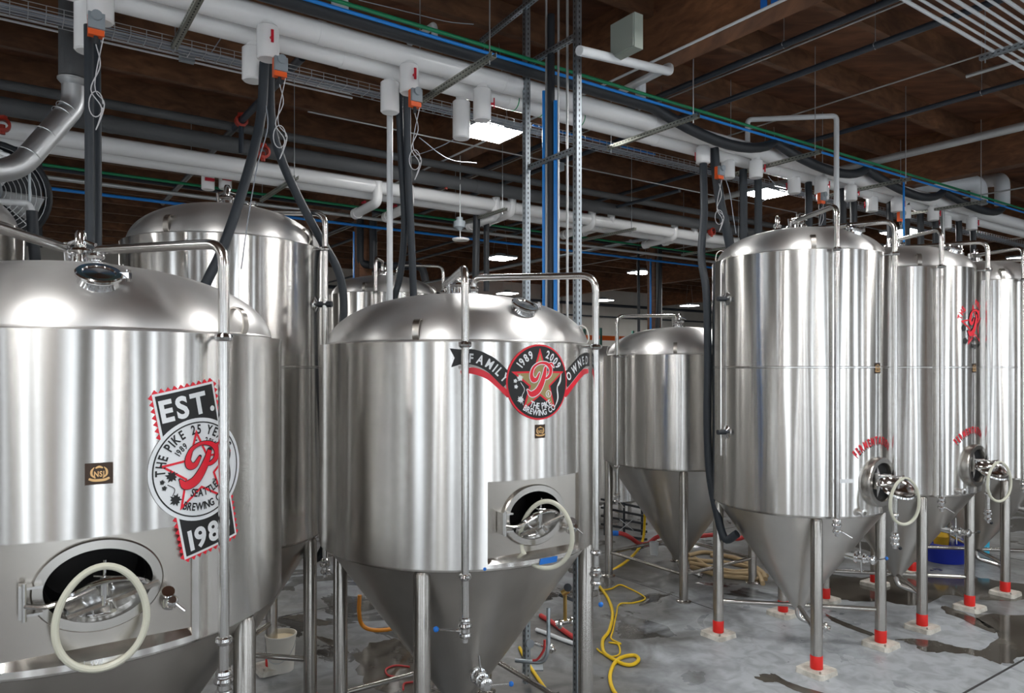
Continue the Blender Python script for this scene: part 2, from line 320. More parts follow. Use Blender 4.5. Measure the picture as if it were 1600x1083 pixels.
#PART2
# ------------------------------------------------------------ flat artwork bent onto a tank
_gl = {}
def glyph(ch, bold=.02):
    if (ch, bold) not in _gl:
        cu = bpy.data.curves.new('g', 'FONT'); cu.body = ch; cu.size = 1; cu.offset = bold; cu.resolution_u = 4; cu.fill_mode = 'BOTH'
        o = bpy.data.objects.new('g', cu); COL.objects.link(o); bpy.context.view_layer.update()
        me = o.to_mesh(); vs = [(v.co.x, v.co.y) for v in me.vertices]; fs = [tuple(p.vertices) for p in me.polygons]
        o.to_mesh_clear(); bpy.data.objects.remove(o); bpy.data.curves.remove(cu)
        if vs: x0 = min(v[0] for v in vs); x1 = max(v[0] for v in vs); vs = [(a-x0, c) for a, c in vs]; w = x1-x0
        else: w = .3
        _gl[(ch, bold)] = (vs, fs, w)
    return _gl[(ch, bold)]
class D2:
    def __init__(s): s.v = []; s.f = []
    def poly(s, pts): b = len(s.v); s.v += [tuple(p) for p in pts]; s.f.append(tuple(range(b, b+len(pts)))); return s
    def disc(s, c, r, n=64): return s.poly([(c[0]+r*cos(2*pi*i/n), c[1]+r*sin(2*pi*i/n)) for i in range(n)])
    def ring(s, c, r0, r1, n=72):
        for i in range(n):
            a, b = 2*pi*i/n, 2*pi*(i+1)/n
            s.poly([(c[0]+r0*cos(a), c[1]+r0*sin(a)), (c[0]+r1*cos(a), c[1]+r1*sin(a)), (c[0]+r1*cos(b), c[1]+r1*sin(b)), (c[0]+r0*cos(b), c[1]+r0*sin(b))])
        return s
    def strip(s, pts, ws, k=6, grow=0):
        q = smooth([(p[0], p[1], w) for p, w in zip(pts, ws)], k); L = []; Rr = []
        for i, p in enumerate(q):
            a = q[max(0, i-1)]; b = q[min(len(q)-1, i+1)]; d = V((b.x-a.x, b.y-a.y)).normalized(); n = V((-d.y, d.x)); w = max(.002, p.z)/2+grow
            L.append((p.x+n.x*w, p.y+n.y*w)); Rr.append((p.x-n.x*w, p.y-n.y*w))
        for i in range(len(q)-1): s.poly([L[i], Rr[i], Rr[i+1], L[i+1]])
        if grow:
            s.disc((q[0].x, q[0].y), q[0].z/2+grow, 12); s.disc((q[-1].x, q[-1].y), q[-1].z/2+grow, 12)
        return s
    def put(s, ch, x, y, size, rot=0, sx=.8, bold=.02):
        vs, fs, w = glyph(ch, bold); b = len(s.v)
        for a, c in vs:
            a = (a-w/2)*size*sx; c = c*size; s.v.append((x+a*cos(rot)-c*sin(rot), y+a*sin(rot)+c*cos(rot)))
        s.f += [tuple(b+i for i in f) for f in fs]
    def adv(s, t, size, sx, gap, bold): return [(glyph(ch, bold)[2]*sx+gap)*size if ch != ' ' else .32*size for ch in t]
    def text(s, t, x, y, size, rot=0, sx=.8, gap=.09, bold=.02):
        A = s.adv(t, size, sx, gap, bold); u = -sum(A)/2
        for ch, a in zip(t, A):
            if ch != ' ': s.put(ch, x+(u+a/2)*cos(rot), y+(u+a/2)*sin(rot), size, rot, sx, bold)
            u += a
        return s
    def arc(s, t, c, r, mid, size, sx=.8, gap=.09, bold=.02, inv=False):
        A = s.adv(t, size, sx, gap, bold); u = -sum(A)/2
        for ch, a in zip(t, A):
            if not inv: th = mid-(u+a/2)/r; 
            else: th = mid+(u+a/2)/r
            if ch != ' ': s.put(ch, c[0]+r*cos(th), c[1]+r*sin(th), size, (th-pi/2) if not inv else (th+pi/2), sx, bold)
            u += a
        return s
    def path(s, t, pts, size, sx=.8, gap=.09, bold=.02):      # letters along a curve
        q = smooth([(p[0], p[1], 0) for p in pts], 10); D = [0]
        for i in range(1, len(q)): D.append(D[-1]+(q[i]-q[i-1]).length)
        A = s.adv(t, size, sx, gap, bold); k = (D[-1])/sum(A); u = 0
        for ch, a in zip(t, A):
            m = (u+a/2)*k; i = next(j for j in range(1, len(D)) if D[j] >= m-1e-9); f = (m-D[i-1])/(D[i]-D[i-1]); p = q[i-1].lerp(q[i], f); d = q[i]-q[i-1]
            if ch != ' ': s.put(ch, p.x, p.y, size, atan2(d.y, d.x), sx, bold)
            u += a
        return s
    def star(s, c, r, k, rot=0): return s.poly([(c[0]+(r if i % 2 == 0 else r*k)*sin(rot+pi*i/5), c[1]+(r if i % 2 == 0 else r*k)*cos(rot+pi*i/5)) for i in range(10)])
    def starline(s, c, r, k, w, rot=0):
        def pt(i, rr): return (c[0]+(rr if i % 2 == 0 else rr*k)*sin(rot+pi*i/5), c[1]+(rr if i % 2 == 0 else rr*k)*cos(rot+pi*i/5))
        for i in range(10): s.poly([pt(i, r), pt(i+1, r), pt(i+1, r-w), pt(i, r-w)])
        return s
    def leaf(s, c, r, rot=0):
        P = []
        for i in range(20):
            a = rot+2*pi*i/20; P.append((c[0]+r*(1, .62, .8, .5)[i % 4]*cos(a), c[1]+r*(1, .62, .8, .5)[i % 4]*sin(a)))
        return s.poly(P)
    def xf(s, k=1, rot=0, dx=0, dy=0):
        s.v = [((a*cos(rot)-b*sin(rot))*k+dx, (a*sin(rot)+b*cos(rot))*k+dy) for a, b in s.v]; return s
def bend(d, name, m, tk, az, z, eps, parent):
    bm = bmesh.new(); vs = [bm.verts.new((a, 0, b)) for a, b in d.v]
    for f in d.f:
        try: bm.faces.new([vs[i] for i in f])
        except Exception: pass
    bm.normal_update()
    bmesh.ops.triangulate(bm, faces=[f for f in bm.faces if len(f.verts) > 4])
    xs = [v.co.x for v in bm.verts]; x = min(xs)+.02
    while x < max(xs):
        bmesh.ops.bisect_plane(bm, geom=bm.verts[:]+bm.edges[:]+bm.faces[:], plane_co=(x, 0, 0), plane_no=(1, 0, 0)); x += .02
    bm.normal_update(); RR = tk['R']+eps; b = MB(); bm.verts.ensure_lookup_table()
    for v in bm.verts:
        a = az+v.co.x/tk['R']; b.vert(tk['c']+V((sin(a)*RR, -cos(a)*RR, z+v.co.z)))
    for f in bm.faces:
        ids = [v.index for v in f.verts]
        b.face(ids[::-1] if f.normal.y > 0 else ids, True)
    bm.free(); return b.build(name, m, parent)
P_STEM = ([(.17, .37), (.12, .16), (.03, -.06), (-.10, -.24), (-.28, -.31), (-.40, -.20)], [.09, .13, .16, .17, .15, .03])
P_BOWL = ([(-.03, .24), (-.12, .08), (-.23, .07), (-.28, .20), (-.21, .39), (-.02, .50), (.20, .49), (.34, .37), (.33, .21), (.22, .11), (.09, .09)], [.05, .10, .14, .10, .07, .06, .09, .12, .10, .07, .03])
P_TAIL = ([(.27, .47), (.38, .49), (.46, .40)], [.03, .06, .03])
def script_p(grow=0):
    d = D2()
    for p, w in (P_STEM, P_BOWL, P_TAIL): d.strip(p, w, grow=grow)
    return d
# ------------------------------------------------------------ tanks
def dome_z(tk, r): return tk['zt']+tk['dh']*max(0, 1-(r/tk['rd'])**2.2)**.5
def pt(tk, az, r, z=0):
    a = R_(az); return tk['c']+V((sin(a)*r, -cos(a)*r, z))
def frame(tk, az, r, z, tilt=0):
    a = R_(az); o = V((sin(a), -cos(a), 0)); rt = V((cos(a), sin(a), 0)); p = pt(tk, az, r, z)
    return Matrix(((rt.x, o.x, 0, p.x), (rt.y, o.y, 0, p.y), (0, 0, 1, p.z), (0, 0, 0, 1)))
def clamp(mb, p, d, r=.04):      # tri-clamp collar
    d = V(d).normalized(); p = V(p)
    mb.lathe([(r*.7, -.022), (r, -.014), (r*1.12, 0), (r, .014), (r*.7, .022)], p, d, 14, True, True)
def valve_at(root, p, d, side, ball='blue', k=1.0):
    """hygienic butterfly valve hanging at p, flow direction d, handle towards side"""
    p = V(p); d = V(d).normalized(); side = V(side).normalized(); b = MB()
    clamp(b, p, d, .038*k); b.cyl(p, p+d*.07*k, .026*k, 14); clamp(b, p+d*.035*k, d, .045*k); b.cyl(p+d*.05*k, p+d*.11*k, .032*k, 14); clamp(b, p+d*.10*k, d, .040*k); b.cyl(p+d*.10*k, p+d*.15*k, .02*k, 12)
    b.cyl(p+d*.075*k, p+d*.075*k+side*.06*k, .014*k, 10)
    v = b.build('drain_valve', 'polish', root)
    h = MB(); q = p+d*.075*k+side*.05*k; h.cyl(q, q+side*.13*k, .007*k, 8); hb = h.build('valve_handle', 'polish', v)
    if ball: MB().ball(q+side*.145*k, .02*k).build('handle_knob', 'bluetape' if ball == 'blue' else 'black', v)
    return v
def plate_hole(mb, hw, z0, z1, ax, azr, y=0, n=72, cx=0, cz=0):
    import math as m
    outer = []; inner = []
    angs = sorted(set([2*pi*i/n for i in range(n)]+[atan2(zz-cz, xx-cx) % (2*pi) for xx in (-hw, hw) for zz in (z0, z1)]))
    for a in angs:
        c, s = cos(a), sin(a); t = min(((hw-cx)/c if c > 1e-9 else (-hw-cx)/c if c < -1e-9 else 1e9), ((z1-cz)/s if s > 1e-9 else (z0-cz)/s if s < -1e-9 else 1e9))
        outer.append(mb.vert((cx+t*c, y, cz+t*s))); inner.append(mb.vert((cx+ax*c, y, cz+azr*s)))
    k = len(angs)
    for i in range(k): j = (i+1) % k; mb.face((inner[i], outer[i], outer[j], inner[j]), False)
def ering(mb, ax, az_, prof, n=64):
    R = [[mb.vert(((ax+dr)*cos(2*pi*i/n), y, (az_+dr)*sin(2*pi*i/n))) for i in range(n)] for dr, y in prof]
    for a in range(len(prof)-1):
        for i in range(n): j = (i+1) % n; mb.face((R[a][i], R[a][j], R[a+1][j], R[a+1][i]))
    return R
def gasket(root, X, c, hw, hh, tw, r=.016, lean=0):
    b = MB(X); P = []
    for i in range(48):
        a = 2*pi*i/48; x = hw*sin(a)*(1+.10*cos(a)*-1); z = hh*cos(a); P.append((c[0]+x*cos(tw), c[1]+x*sin(tw)+lean*z, c[2]+z))
    b.tube(P, r, 10, closed=True); return b.build('rubber_gasket', 'gasket', root)
def hatch_oval(root, tk, az, zc, tw, z0, z1, half):
    R = tk['R']; dch = R*cos(R_(half))-.02; hw = R*sin(R_(half)); X = frame(tk, az, dch, zc); Xi = X
    b = MB(X); plate_hole(b, hw, z0+.03-zc, z1-zc, .225, .168, 0, cx=-.0)
    # returns between the shell edge and the flat panel
    for s in (-1, 1):
        q = [b.vert((s*hw, 0, z0-zc)), b.vert((s*hw, 0, z1-zc)), b.vert((s*hw, .02, z1-zc)), b.vert((s*hw, .02, z0-zc))]; b.face(q if s > 0 else q[::-1], False)
    m = 14; top = [(R*sin(R_(-half+2*half*i/m)), R*cos(R_(-half+2*half*i/m))-dch) for i in range(m+1)]
    for zz, y0, fl in ((z1-zc, 0, 1),):
        f = [b.vert((x, y, zz)) for x, y in top]+[b.vert((hw, y0, zz)), b.vert((-hw, y0, zz))]; b.face(f if fl else f[::-1], False)
    panel = b.build('hatch_panel', 'panel', root)
    b = MB(X); lo = [b.vert((x, y, z0-zc)) for x, y in top]; hi = [b.vert((x, 0, z0+.035-zc)) for x, y in top]   # sloping sill under the hatch
    for i in range(m): b.face((lo[i], lo[i+1], hi[i+1], hi[i]), False)
    b.build('sill', 'polish' if False else 'tube', panel)
    b = MB(X); ering(b, .225, .168, [(.052, -.005), (.052, .018), (.045, .026), (.004, .026), (0, .02), (-.002, -.16)]); b.build('hatch_ring', 'leg', root)
    b = MB(X); Rg = ering(b, .222, .165, [(0, -.16), (-.004, -.40)]); b.face([v for v in Rg[1]], False); b.build('opening_shade', 'dark', root)  # cup coloured near-black as the shade behind the hatch
    # swung-in dished door
    T = X @ Matrix.Translation((.035, -.0, -.075)) @ Matrix.Rotation(R_(-8), 4, 'Z') @ Matrix.Rotation(R_(-38), 4, 'X')
    b = MB(T)
    prof = [(1.0, -.012), (1.02, 0), (.99, .012), (.93, .014), (.90, 0), (.88, -.012), (.6, -.035), (.3, -.046), (.001, -.05)]
    Rr = [[b.vert((.20*k*cos(2*pi*i/48), y, .145*k*sin(2*pi*i/48))) for i in range(48)] for k, y in prof]
    for a in range(len(prof)-1):
        for i in range(48): j = (i+1) % 48; b.face((Rr[a][i], Rr[a][j], Rr[a+1][j], Rr[a+1][i]))
    door = b.build('hatch_door', 'polish', root)
    b = MB(T); b.tube([(-.05, -.03, -.09), (-.05, .02, -.09), (.05, .02, -.09), (.05, -.03, -.09)], .005, 8); b.build('door_handle', 'polish', door)
    b = MB(T); b.bar((-.17, .03, -.04), (.20, .05, .12), .03, .012, V((0, 1, 0))); b.cyl((.0, -.045, .02), (0, .10, .035), .014, 12); b.build('yoke_bar', 'tube', door)
    b = MB(X); b.cyl((.015, .06, .02), (.015, .075, .13), .008, 10); b.cyl((.015, .055, -.04), (.015, .06, .05), .02, 12); b.cyl((.015, .05, -.09), (.015, .055, -.04), .011, 10); b.cyl((-.03, .06, .055), (.06, .07, .04), .007, 8)
    b.build('spindle', 'polish', door)
    b = MB(X)
    for zz in (-.075, .045): b.box((-.275, .04, zz), (.09, .07, .012))
    b.box((-.315, .045, -.015), (.012, .07, .15)); b.cyl((-.30, .075, -.10), (-.30, .075, .07), .011, 10)
    b.tube(smooth([(-.30, .075, -.03), (-.22, .085, -.045), (-.12, .07, -.03), (-.02, .06, 0)], 5), .013, 8)
    b.build('hinge_bracket', 'tube', root)
    g = gasket(root, X, (.0 if tw < .5 else .02, .125, -.125), .185, .24, tw, .0165, .05)
    b = MB(X); b.cyl((.30, .0, -.13), (.30, .07, -.13), .02, 12); clamp(b, (.30, .05, -.13), (0, 1, 0), .036); b.cyl((.30, .07, -.13), (.30, .12, -.10), .016, 10); clamp(b, (.30, .09, -.115), (0, .8, .6), .03); b.cyl((.30, .10, -.105), (.355, .13, -.16), .007, 8); b.cyl((.285, .09, -.07), (.285, .10, -.06), .03, 12)
    b.build('sample_valve', 'polish', root)
    return panel
def hatch_round(root, tk, az, zc, tw):
    X = frame(tk, az, tk['R']-.02, zc); b = MB(X)
    b.lathe([(.262, -.06), (.262, .055), (.252, .075), (.205, .075), (.198, .06), (.195, -.06)], (0, 0, 0), (0, 1, 0), 56); ring = b.build('hatch_ring', 'leg', root)
    b = MB(X); b.lathe([(.196, -.055), (.196, -.06), (.19, -.4)], (0, 0, 0), (0, 1, 0), 48, cap1=True); b.lathe([(.196, .02), (.001, .019)], (0, 0, 0), (0, 1, 0), 48); b.build('opening_shade', 'dark', root)  # black cup and disc paint the shade inside the manway neck
    T = X @ Matrix.Translation((.015, .20, -.03)) @ Matrix.Rotation(R_(18), 4, 'Z') @ Matrix.Rotation(R_(58), 4, 'X') @ Matrix.Rotation(R_(10), 4, 'Y')
    b = MB(T); b.lathe([(.19, -.015), (.20, 0), (.19, .014), (.175, .014), (.165, 0), (.12, -.025), (.06, -.04), (.001, -.045)], (0, 0, 0), (0, 1, 0), 44, X=(1, 0, 0)); b.lathe([(.19, -.015), (.16, -.03), (.08, -.055), (.001, -.06)], (0, 0, 0), (0, 1, 0), 44, X=(1, 0, 0)); door = b.build('hatch_door', 'polish', root)
    b = MB(X); b.cyl((-.13, .06, .09), (.10, .30, .06), .012, 10); b.box((-.15, .07, .03), (.03, .05, .17)); b.tube(smooth([(-.15, .09, -.02), (-.05, .2, -.0), (.08, .25, 0)], 5), .014, 8); b.build('hinge_arm', 'tube', root)
    b = MB(X); b.cyl((-.02, .24, -.04), (-.02, .26, .07), .013, 10); b.cyl((-.10, .26, .07), (.06, .26, .09), .008, 8); b.cyl((-.02, .20, .08), (-.02, .34, .06), .008, 8); b.ball((-.02, .26, .07), .024); b.build('spindle', 'polish', door)
    gasket(root, X, (.0, .30, -.165), .19, .235, tw, .016)
    b = MB(frame(tk, az-16, tk['R'], zc-.30)); b.lathe([(.03, 0), (.03, .04), (.042, .045), (.042, .06), (.02, .062), (.018, .02)], (0, 0, 0), (0, 1, 0), 18, cap1=True); b.build('sensor_port', 'tube', root)
    return ring
def plaque(root, tk, az, z, w, h, tx=None):
    o = bend(D2().poly([(-w/2, -h/2), (w/2, -h/2), (w/2, h/2), (-w/2, h/2)]), 'maker_plaque', 'plaque', tk, R_(az), z, .003, root)
    d = D2(); k = h
    d.strip([(-.42*k, -.22*k), (-.2*k, -.30*k), (.2*k, -.30*k), (.42*k, -.22*k)], [.10*k, .12*k, .12*k, .10*k])
    for s in (-1, 1): d.strip([(s*.15*k, -.2*k), (s*.30*k, -.05*k), (s*.30*k, .15*k), (s*.2*k, .3*k)], [.05*k, .09*k, .09*k, .03*k])
    d.strip([(-.15*k, .26*k), (0, .32*k), (.15*k, .26*k)], [.06*k, .10*k, .06*k]); d.text('NSI', 0, -.14*k, .36*k, sx=.75, bold=.03)
    bend(d, 'crest', 'gold', tk, R_(az), z, .0045, o)
def build_tank(label, cx, cy, R, zb, zt, dh, kind, z0=.35, feet='foot', group=None, cips=(), port=None, lugs=(-12, 78, 168, 258), seam=None, hatch=None, legr=.061, shellmat='shell', brace='ring', bz=.37, relief=None):
    c = V((cx, cy, 0)); tk = dict(c=c, R=R, zb=zb, zt=zt, dh=dh, rd=R*.945)
    root = empty('fermentation_tank', c, label, 'tank', group); tk['root'] = root
    half = 21; a0, a1 = 35-half, 35+half; step = 3; hz0, hz1 = zb+.03, zb+.60
    b = MB(); zs = [zb, hz0, hz1, zt] if hatch == 'oval' else [zb, zt]; n = 120
    ids = [[b.vert(pt(tk, a0+step*i, R, z)) for i in range(n)] for z in zs]
    for k in range(len(zs)-1):
        for i in range(n):
            if hatch == 'oval' and k == 1 and i < 2*half//step: continue
            j = (i+1) % n; b.face((ids[k][i], ids[k][j], ids[k+1][j], ids[k+1][i]))
    lip = [b.vert(pt(tk, a0+step*i, R*.94, zt+.004)) for i in range(n)]
    for i in range(n): j = (i+1) % n; b.face((ids[-1][i], ids[-1][j], lip[j], lip[i]), False)
    b.build('shell', shellmat, root)
    b = MB(); rd = tk['rd']; pr = []
    for i in range(25):
        t = i/24*pi/2; r = rd*cos(t)**(2/2.2) if i < 24 else .001; pr.append((max(r, .001), dome_z(tk, r)))
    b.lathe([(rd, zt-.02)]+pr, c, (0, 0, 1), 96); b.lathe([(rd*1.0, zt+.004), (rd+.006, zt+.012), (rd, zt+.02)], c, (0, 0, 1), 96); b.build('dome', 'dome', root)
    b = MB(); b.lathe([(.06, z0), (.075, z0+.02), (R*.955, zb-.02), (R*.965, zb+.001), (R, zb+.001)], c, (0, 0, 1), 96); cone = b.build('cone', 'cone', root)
    b = MB(); b.lathe([(R*.958, zb-.030), (R*.966, zb-.024), (R*.966, zb-.006), (R*.96, zb)], c, (0, 0, 1), 96); b.build('seam_band', 'leg', root)
    b = MB(); b.pipe([c+V((0, 0, z0+.03)), c+V((0, 0, z0-.12)), pt(tk, 60, .35, z0-.20)], .035, .08, 12); clamp(b, pt(tk, 60, .30, z0-.185), pt(tk, 60, 1)-c, .05); b.build('outlet_pipe', 'tube', root)
    if seam: b = MB(); b.lathe([(R-.002, seam-.014), (R+.004, seam-.007), (R+.004, seam+.007), (R-.002, seam+.014)], c, (0, 0, 1), 96); b.build('weld_seam', 'tube', root)
    # legs
    rl = R*.93; F0 = .05 if feet != 'foot' else .012; LP = []
    for az in (-10, 80, 170, 260):
        p = pt(tk, az, rl); LP.append(p); b = MB(); zl = zb-.015
        b.lathe([(legr, F0), (legr, zl-legr*.7), (legr*.8, zl-legr*.25), (legr*.4, zl-.004), (.001, zl)], p, (0, 0, 1), 22, cap0=True); lg = b.build('leg', 'leg', root)
        if feet == 'pad':
            A = (U, N, V((0, 0, 1))); bb = MB(); h = .155
            pts = [(-h+.03, -h), (h-.03, -h), (h, -h+.03), (h, h-.03), (h-.03, h), (-h+.03, h), (-h, h-.03), (-h, -h+.03)]
            lo = [bb.vert(p+U*(x*1.04)+N*(y*1.04)) for x, y in pts]; hi = [bb.vert(p+U*x+N*y+V((0, 0, .05))) for x, y in pts]
            for i in range(8): bb.face((lo[i], lo[(i+1) % 8], hi[(i+1) % 8], hi[i]), False)
            bb.face(hi, False); bb.build('grout_pad', 'pad', lg)
            MB().lathe([(legr+.0005, .05), (legr+.003, .055), (legr+.003, .185), (legr+.0005, .19)], p, (0, 0, 1), 22).build('red_tape', 'redtape', lg)
            bb = MB()
            for x, y in ((-.11, -.11), (.11, .11)): bb.cyl(p+U*x+N*y+V((0, 0, .05)), p+U*x+N*y+V((0, 0, .075)), .011, 6)
            bb.build('anchor_bolt', 'lug', lg)
        else:
            MB().lathe([(.10, 0), (.10, .012), (.07, .02), (legr, .03)], p, (0, 0, 1), 24, cap0=True).build('foot', 'leg', lg)
    if brace == 'ring':
        for i in range(4): MB().cyl(LP[i]+V((0, 0, bz)), LP[(i+1) % 4]+V((0, 0, bz)), .024, 12).build('brace', 'leg', root)
    else:
        for p in LP: MB().cyl(p+V((0, 0, bz)), c.lerp(p, .04)+V((0, 0, bz)), .026, 12).build('brace', 'leg', root)
    # spray pipes over the top and down the side
    for (az, ztop, zbot, off, side, ball) in cips:
        o = R+.085; e = c+V((off[0], off[1], 0)); re = V(off).length; b = MB(); r = .027
        b.pipe([pt(tk, az, o, zbot), pt(tk, az, o, ztop), e+V((0, 0, ztop+.05)), e+V((0, 0, dome_z(tk, re)-.005))], r, .12, 14); pipe = b.build('spray_pipe', 'tube', root)
        b = MB(); clamp(b, pt(tk, az, o, zt-.02), (0, 0, 1), .044); b.cyl(pt(tk, az, R-.005, zt-.02), pt(tk, az, o, zt-.02), .009, 8); b.build('pipe_clamp', 'polish', pipe)
        b = MB(); clamp(b, pt(tk, az, o, zb-.02), (0, 0, 1), .04); b.build('pipe_clamp', 'polish', pipe)
        b = MB(); b.lathe([(.07, -.004), (.07, .01), (.03, .02), (.03, .06)], e+V((0, 0, dome_z(tk, re))), (0, 0, 1), 18); clamp(b, e+V((0, 0, dome_z(tk, re)+.05)), (0, 0, 1), .042); b.build('pipe_clamp', 'polish', pipe)
        a = R_(az); valve_at(root, pt(tk, az, o, zbot), (0, 0, -1), V((-cos(a), -sin(a), .1)) if side < 0 else V((cos(a), sin(a), -.6)) if side == 1 else V((.2, 0, -1)), ball)
    # crown fittings
    b = MB(); t = tk['zt']+dh; b.lathe([(.09, -.01), (.09, .012), (.05, .02), (.045, .07), (.06, .075), (.06, .10), (.03, .11), (.03, .19), (.02, .21)], c+V((0, 0, t)), (0, 0, 1), 20, cap1=True)
    clamp(b, c+V((0, 0, t+.085)), (0, 0, 1), .066); b.cyl(c+V((0, 0, t+.15)), c+V((-.08, .02, t+.13)), .02, 10); b.cyl(c+V((0.02, 0, t+.15)), c+V((.10, -.02, t+.12)), .012, 8); b.cyl(c+V((-.08, .02, t+.0)), c+V((-.09, .02, t+.14)), .024, 10); b.build('crown_fitting', 'polish', root)
    if port:
        az, r = port; z = dome_z(tk, r); dz = (dome_z(tk, r+.02)-dome_z(tk, r-.02))/.04; a = R_(az); nrm = V((sin(a)*-dz, cos(a)*dz, 1)).normalized(); p = pt(tk, az, r, z)
        b = MB(); b.lathe([(.10, -.02), (.088, .01), (.085, .035)], p, nrm, 32); b.lathe([(.098, .03), (.105, .037), (.105, .05), (.098, .057), (.075, .057), (.07, .05), (.001, .052)], p, nrm, 32)
        rt = V((cos(a), sin(a), 0)); b.box(p+nrm*.045+rt*.115, (.05, .03, .03)); b.cyl(p+nrm*.045+rt*.13-V((0, 0, .03)), p+nrm*.045+rt*.13+V((0, 0, .03)), .012, 8); b.build('sight_port', 'polish', root)
    if relief:
        az, r = relief; p = pt(tk, az, r, dome_z(tk, r)); b = MB(); b.lathe([(.05, -.01), (.035, .02), (.045, .03), (.045, .05), (.03, .055), (.03, .13), (.02, .155), (.001, .16)], p, (0, 0, 1), 16); b.build('relief_valve', 'polish', root)
    for az in lugs:
        q = [(rd-.01, .0), (rd+.012, .05), (rd+.004, .12), (rd-.025, .155), (rd-.06, .16), (rd-.09, .13)]
        b = MB(); a = R_(az); rt = V((cos(a), sin(a), 0)); L = []
        qs = smooth([(x, 0, y) for x, y in q], 4)
        for i, v in enumerate(qs):
            m_ = qs[min(i+1, len(qs)-1)]-qs[max(i-1, 0)]; nn = V((m_.z, 0, -m_.x)).normalized()*.005
            L.append([b.vert(pt(tk, az, v.x+sg*nn.x, zt+v.z+sg*nn.z)+rt*w) for sg, w in ((1, -.024), (1, .024), (-1, .024), (-1, -.024))])
        for i in range(len(L)-1):
            for k in range(4): b.face((L[i][k], L[i][(k+1) % 4], L[i+1][(k+1) % 4], L[i+1][k]), False)
        b.face(L[0], False); b.face(L[-1][::-1], False); b.build('lifting_lug', 'lug', root)
    return tk
SM = dict(R=1.14, zb=1.81, zt=3.375, dh=.43, kind='s', hatch=None)
def small(label, cx, cy, **k):
    a = dict(SM); a.update(k); return build_tank(label, cx, cy, **a)
# front row, left and centre
TA = small('large foreground steel tank at the left with black and white EST. 1989 sticker', -2.57, 4.31, hatch='oval',
           cips=[(62, 3.84, 1.62, (.12, -.05), 2, None), (6, 3.87, 1.55, (-.14, .2), -1, 'blue')], port=(35.6, .90))
TB = small('centre steel tank wearing the round red and black FAMILY OWNED emblem', -.4436, 6.084, hatch='oval',
           cips=[(62, 3.90, 1.66, (.12, -.02), 0, 'blue'), (6, 3.87, 1.50, (-.14, .2), -1, 'blue')], port=(35.8, .90), brace='ring')
hatch_oval(TA['root'], TA, 35, 2.165, .0, 1.84, 2.41, 21)
hatch_oval(TB['root'], TB, 35, 2.135, .80, 1.84, 2.41, 21)
TC = small('squat plain steel tank standing between the centre tank and the tall right tank', 2.525, 10.91, R=1.136, z0=.30,
           cips=[(-58, 3.93, 1.4, (-.05, 0), 1, None)], lugs=(-16, 78, 168, 258), shellmat='shell2')
TL = dict(R=.969, zb=1.65, zt=4.43, dh=.37, kind='t', feet='pad', seam=3.2, brace='radial', bz=.42, z0=.40, shellmat='shell2')
def tall(label, cx, cy, **k):
    a = dict(TL); a.update(k); return build_tank(label, cx, cy, **a)
cp = [(-1, 4.86, 1.62, (-.05, .12), 1, None), (44, 4.76, 1.42, (.06, .0), 1, 'black')]
TD = tall('tall steel tank in front on the right with black insulated hose on its left side', 3.345, 8.46, cips=cp, port=(30, .72), relief=(-62, .34))
TE = tall('tall steel tank second from the right wearing a red THE PIKE star emblem', 5.17, 9.73, cips=cp, port=(30, .72), relief=(70, .75))
TF = tall('tall steel tank cut by the right edge behind the emblem tank', 7.10, 11.07, cips=cp, port=(30, .72), relief=(70, .75))
TG = tall('tall steel tank standing behind the large foreground tank on the left', -2.69, 6.83, R=.90, zt=4.31, dh=.40, cips=[(80, 4.62, 1.42, (.24, .0), 1, None)], bz=.5)
TH = tall('tall steel tank far back whose dome shows above the centre tank', -2.23, 12.7, cips=[(2, 4.97, 1.6, (.0, -.25), 1, None), (80, 4.95, 1.42, (.22, -.0), 1, None)])
TI = tall('steel tank at the far left edge beneath the black fan', -4.78, 5.5, R=.90, zt=4.31, dh=.40)
for t in (TD, TE, TF): hatch_round(t['root'], t, 33, 1.99 if t is TD else 1.99, .25)
# side valves on the cones
def cone_valve(tk, az, z, ball, flip=1):
    rc = .075+(tk['R']*.955-.075)*(z-tk['z0'] if 'z0' in tk else z-.37)/(tk['zb']-.39); p = pt(tk, az, rc-.03, z); o = (pt(tk, az, 1)-tk['c']); rt = V((-o.y, o.x, 0))
    b = MB(); b.pipe([p, p+o*.12+V((0, 0, -.01)), p+o*.17-V((0, 0, .01)), p+o*.17+rt*.0+o*.1], .04, .05, 14); clamp(b, p+o*.13, o, .062); clamp(b, p+o*.22, o, .055); b.cyl(p+o*.2, p+o*.34, .03, 12); clamp(b, p+o*.31, o, .05)
    b.cyl(p+o*.17-V((0, 0, .17))+rt*.03, p+o*.17+V((0, 0, .17))+rt*-.01, .008, 8)
    v = b.build('racking_valve', 'polish', tk['root']); h = MB(); h.cyl(p+o*.33, p+o*.33+rt*.17*flip+o*.04, .007, 8); h.build('valve_handle', 'polish', v)
    MB().ball(p+o*.33+rt*.18*flip+o*.04, .02).build('handle_knob', 'bluetape' if ball else 'black', v)
cone_valve(TB, 22, .80, True); cone_valve(TD, 40, 1.12, True); cone_valve(TE, 40, 1.12, False); cone_valve(TF, 40, 1.12, False)
# plaques
plaque(TA['root'], TA, 34.5, 2.705, .115, .10); plaque(TB['root'], TB, 34.3, 2.745, .088, .095)
plaque(TD['root'], TD, 32, 3.19, .10, .11); plaque(TE['root'], TE, 33, 3.19, .10, .11)
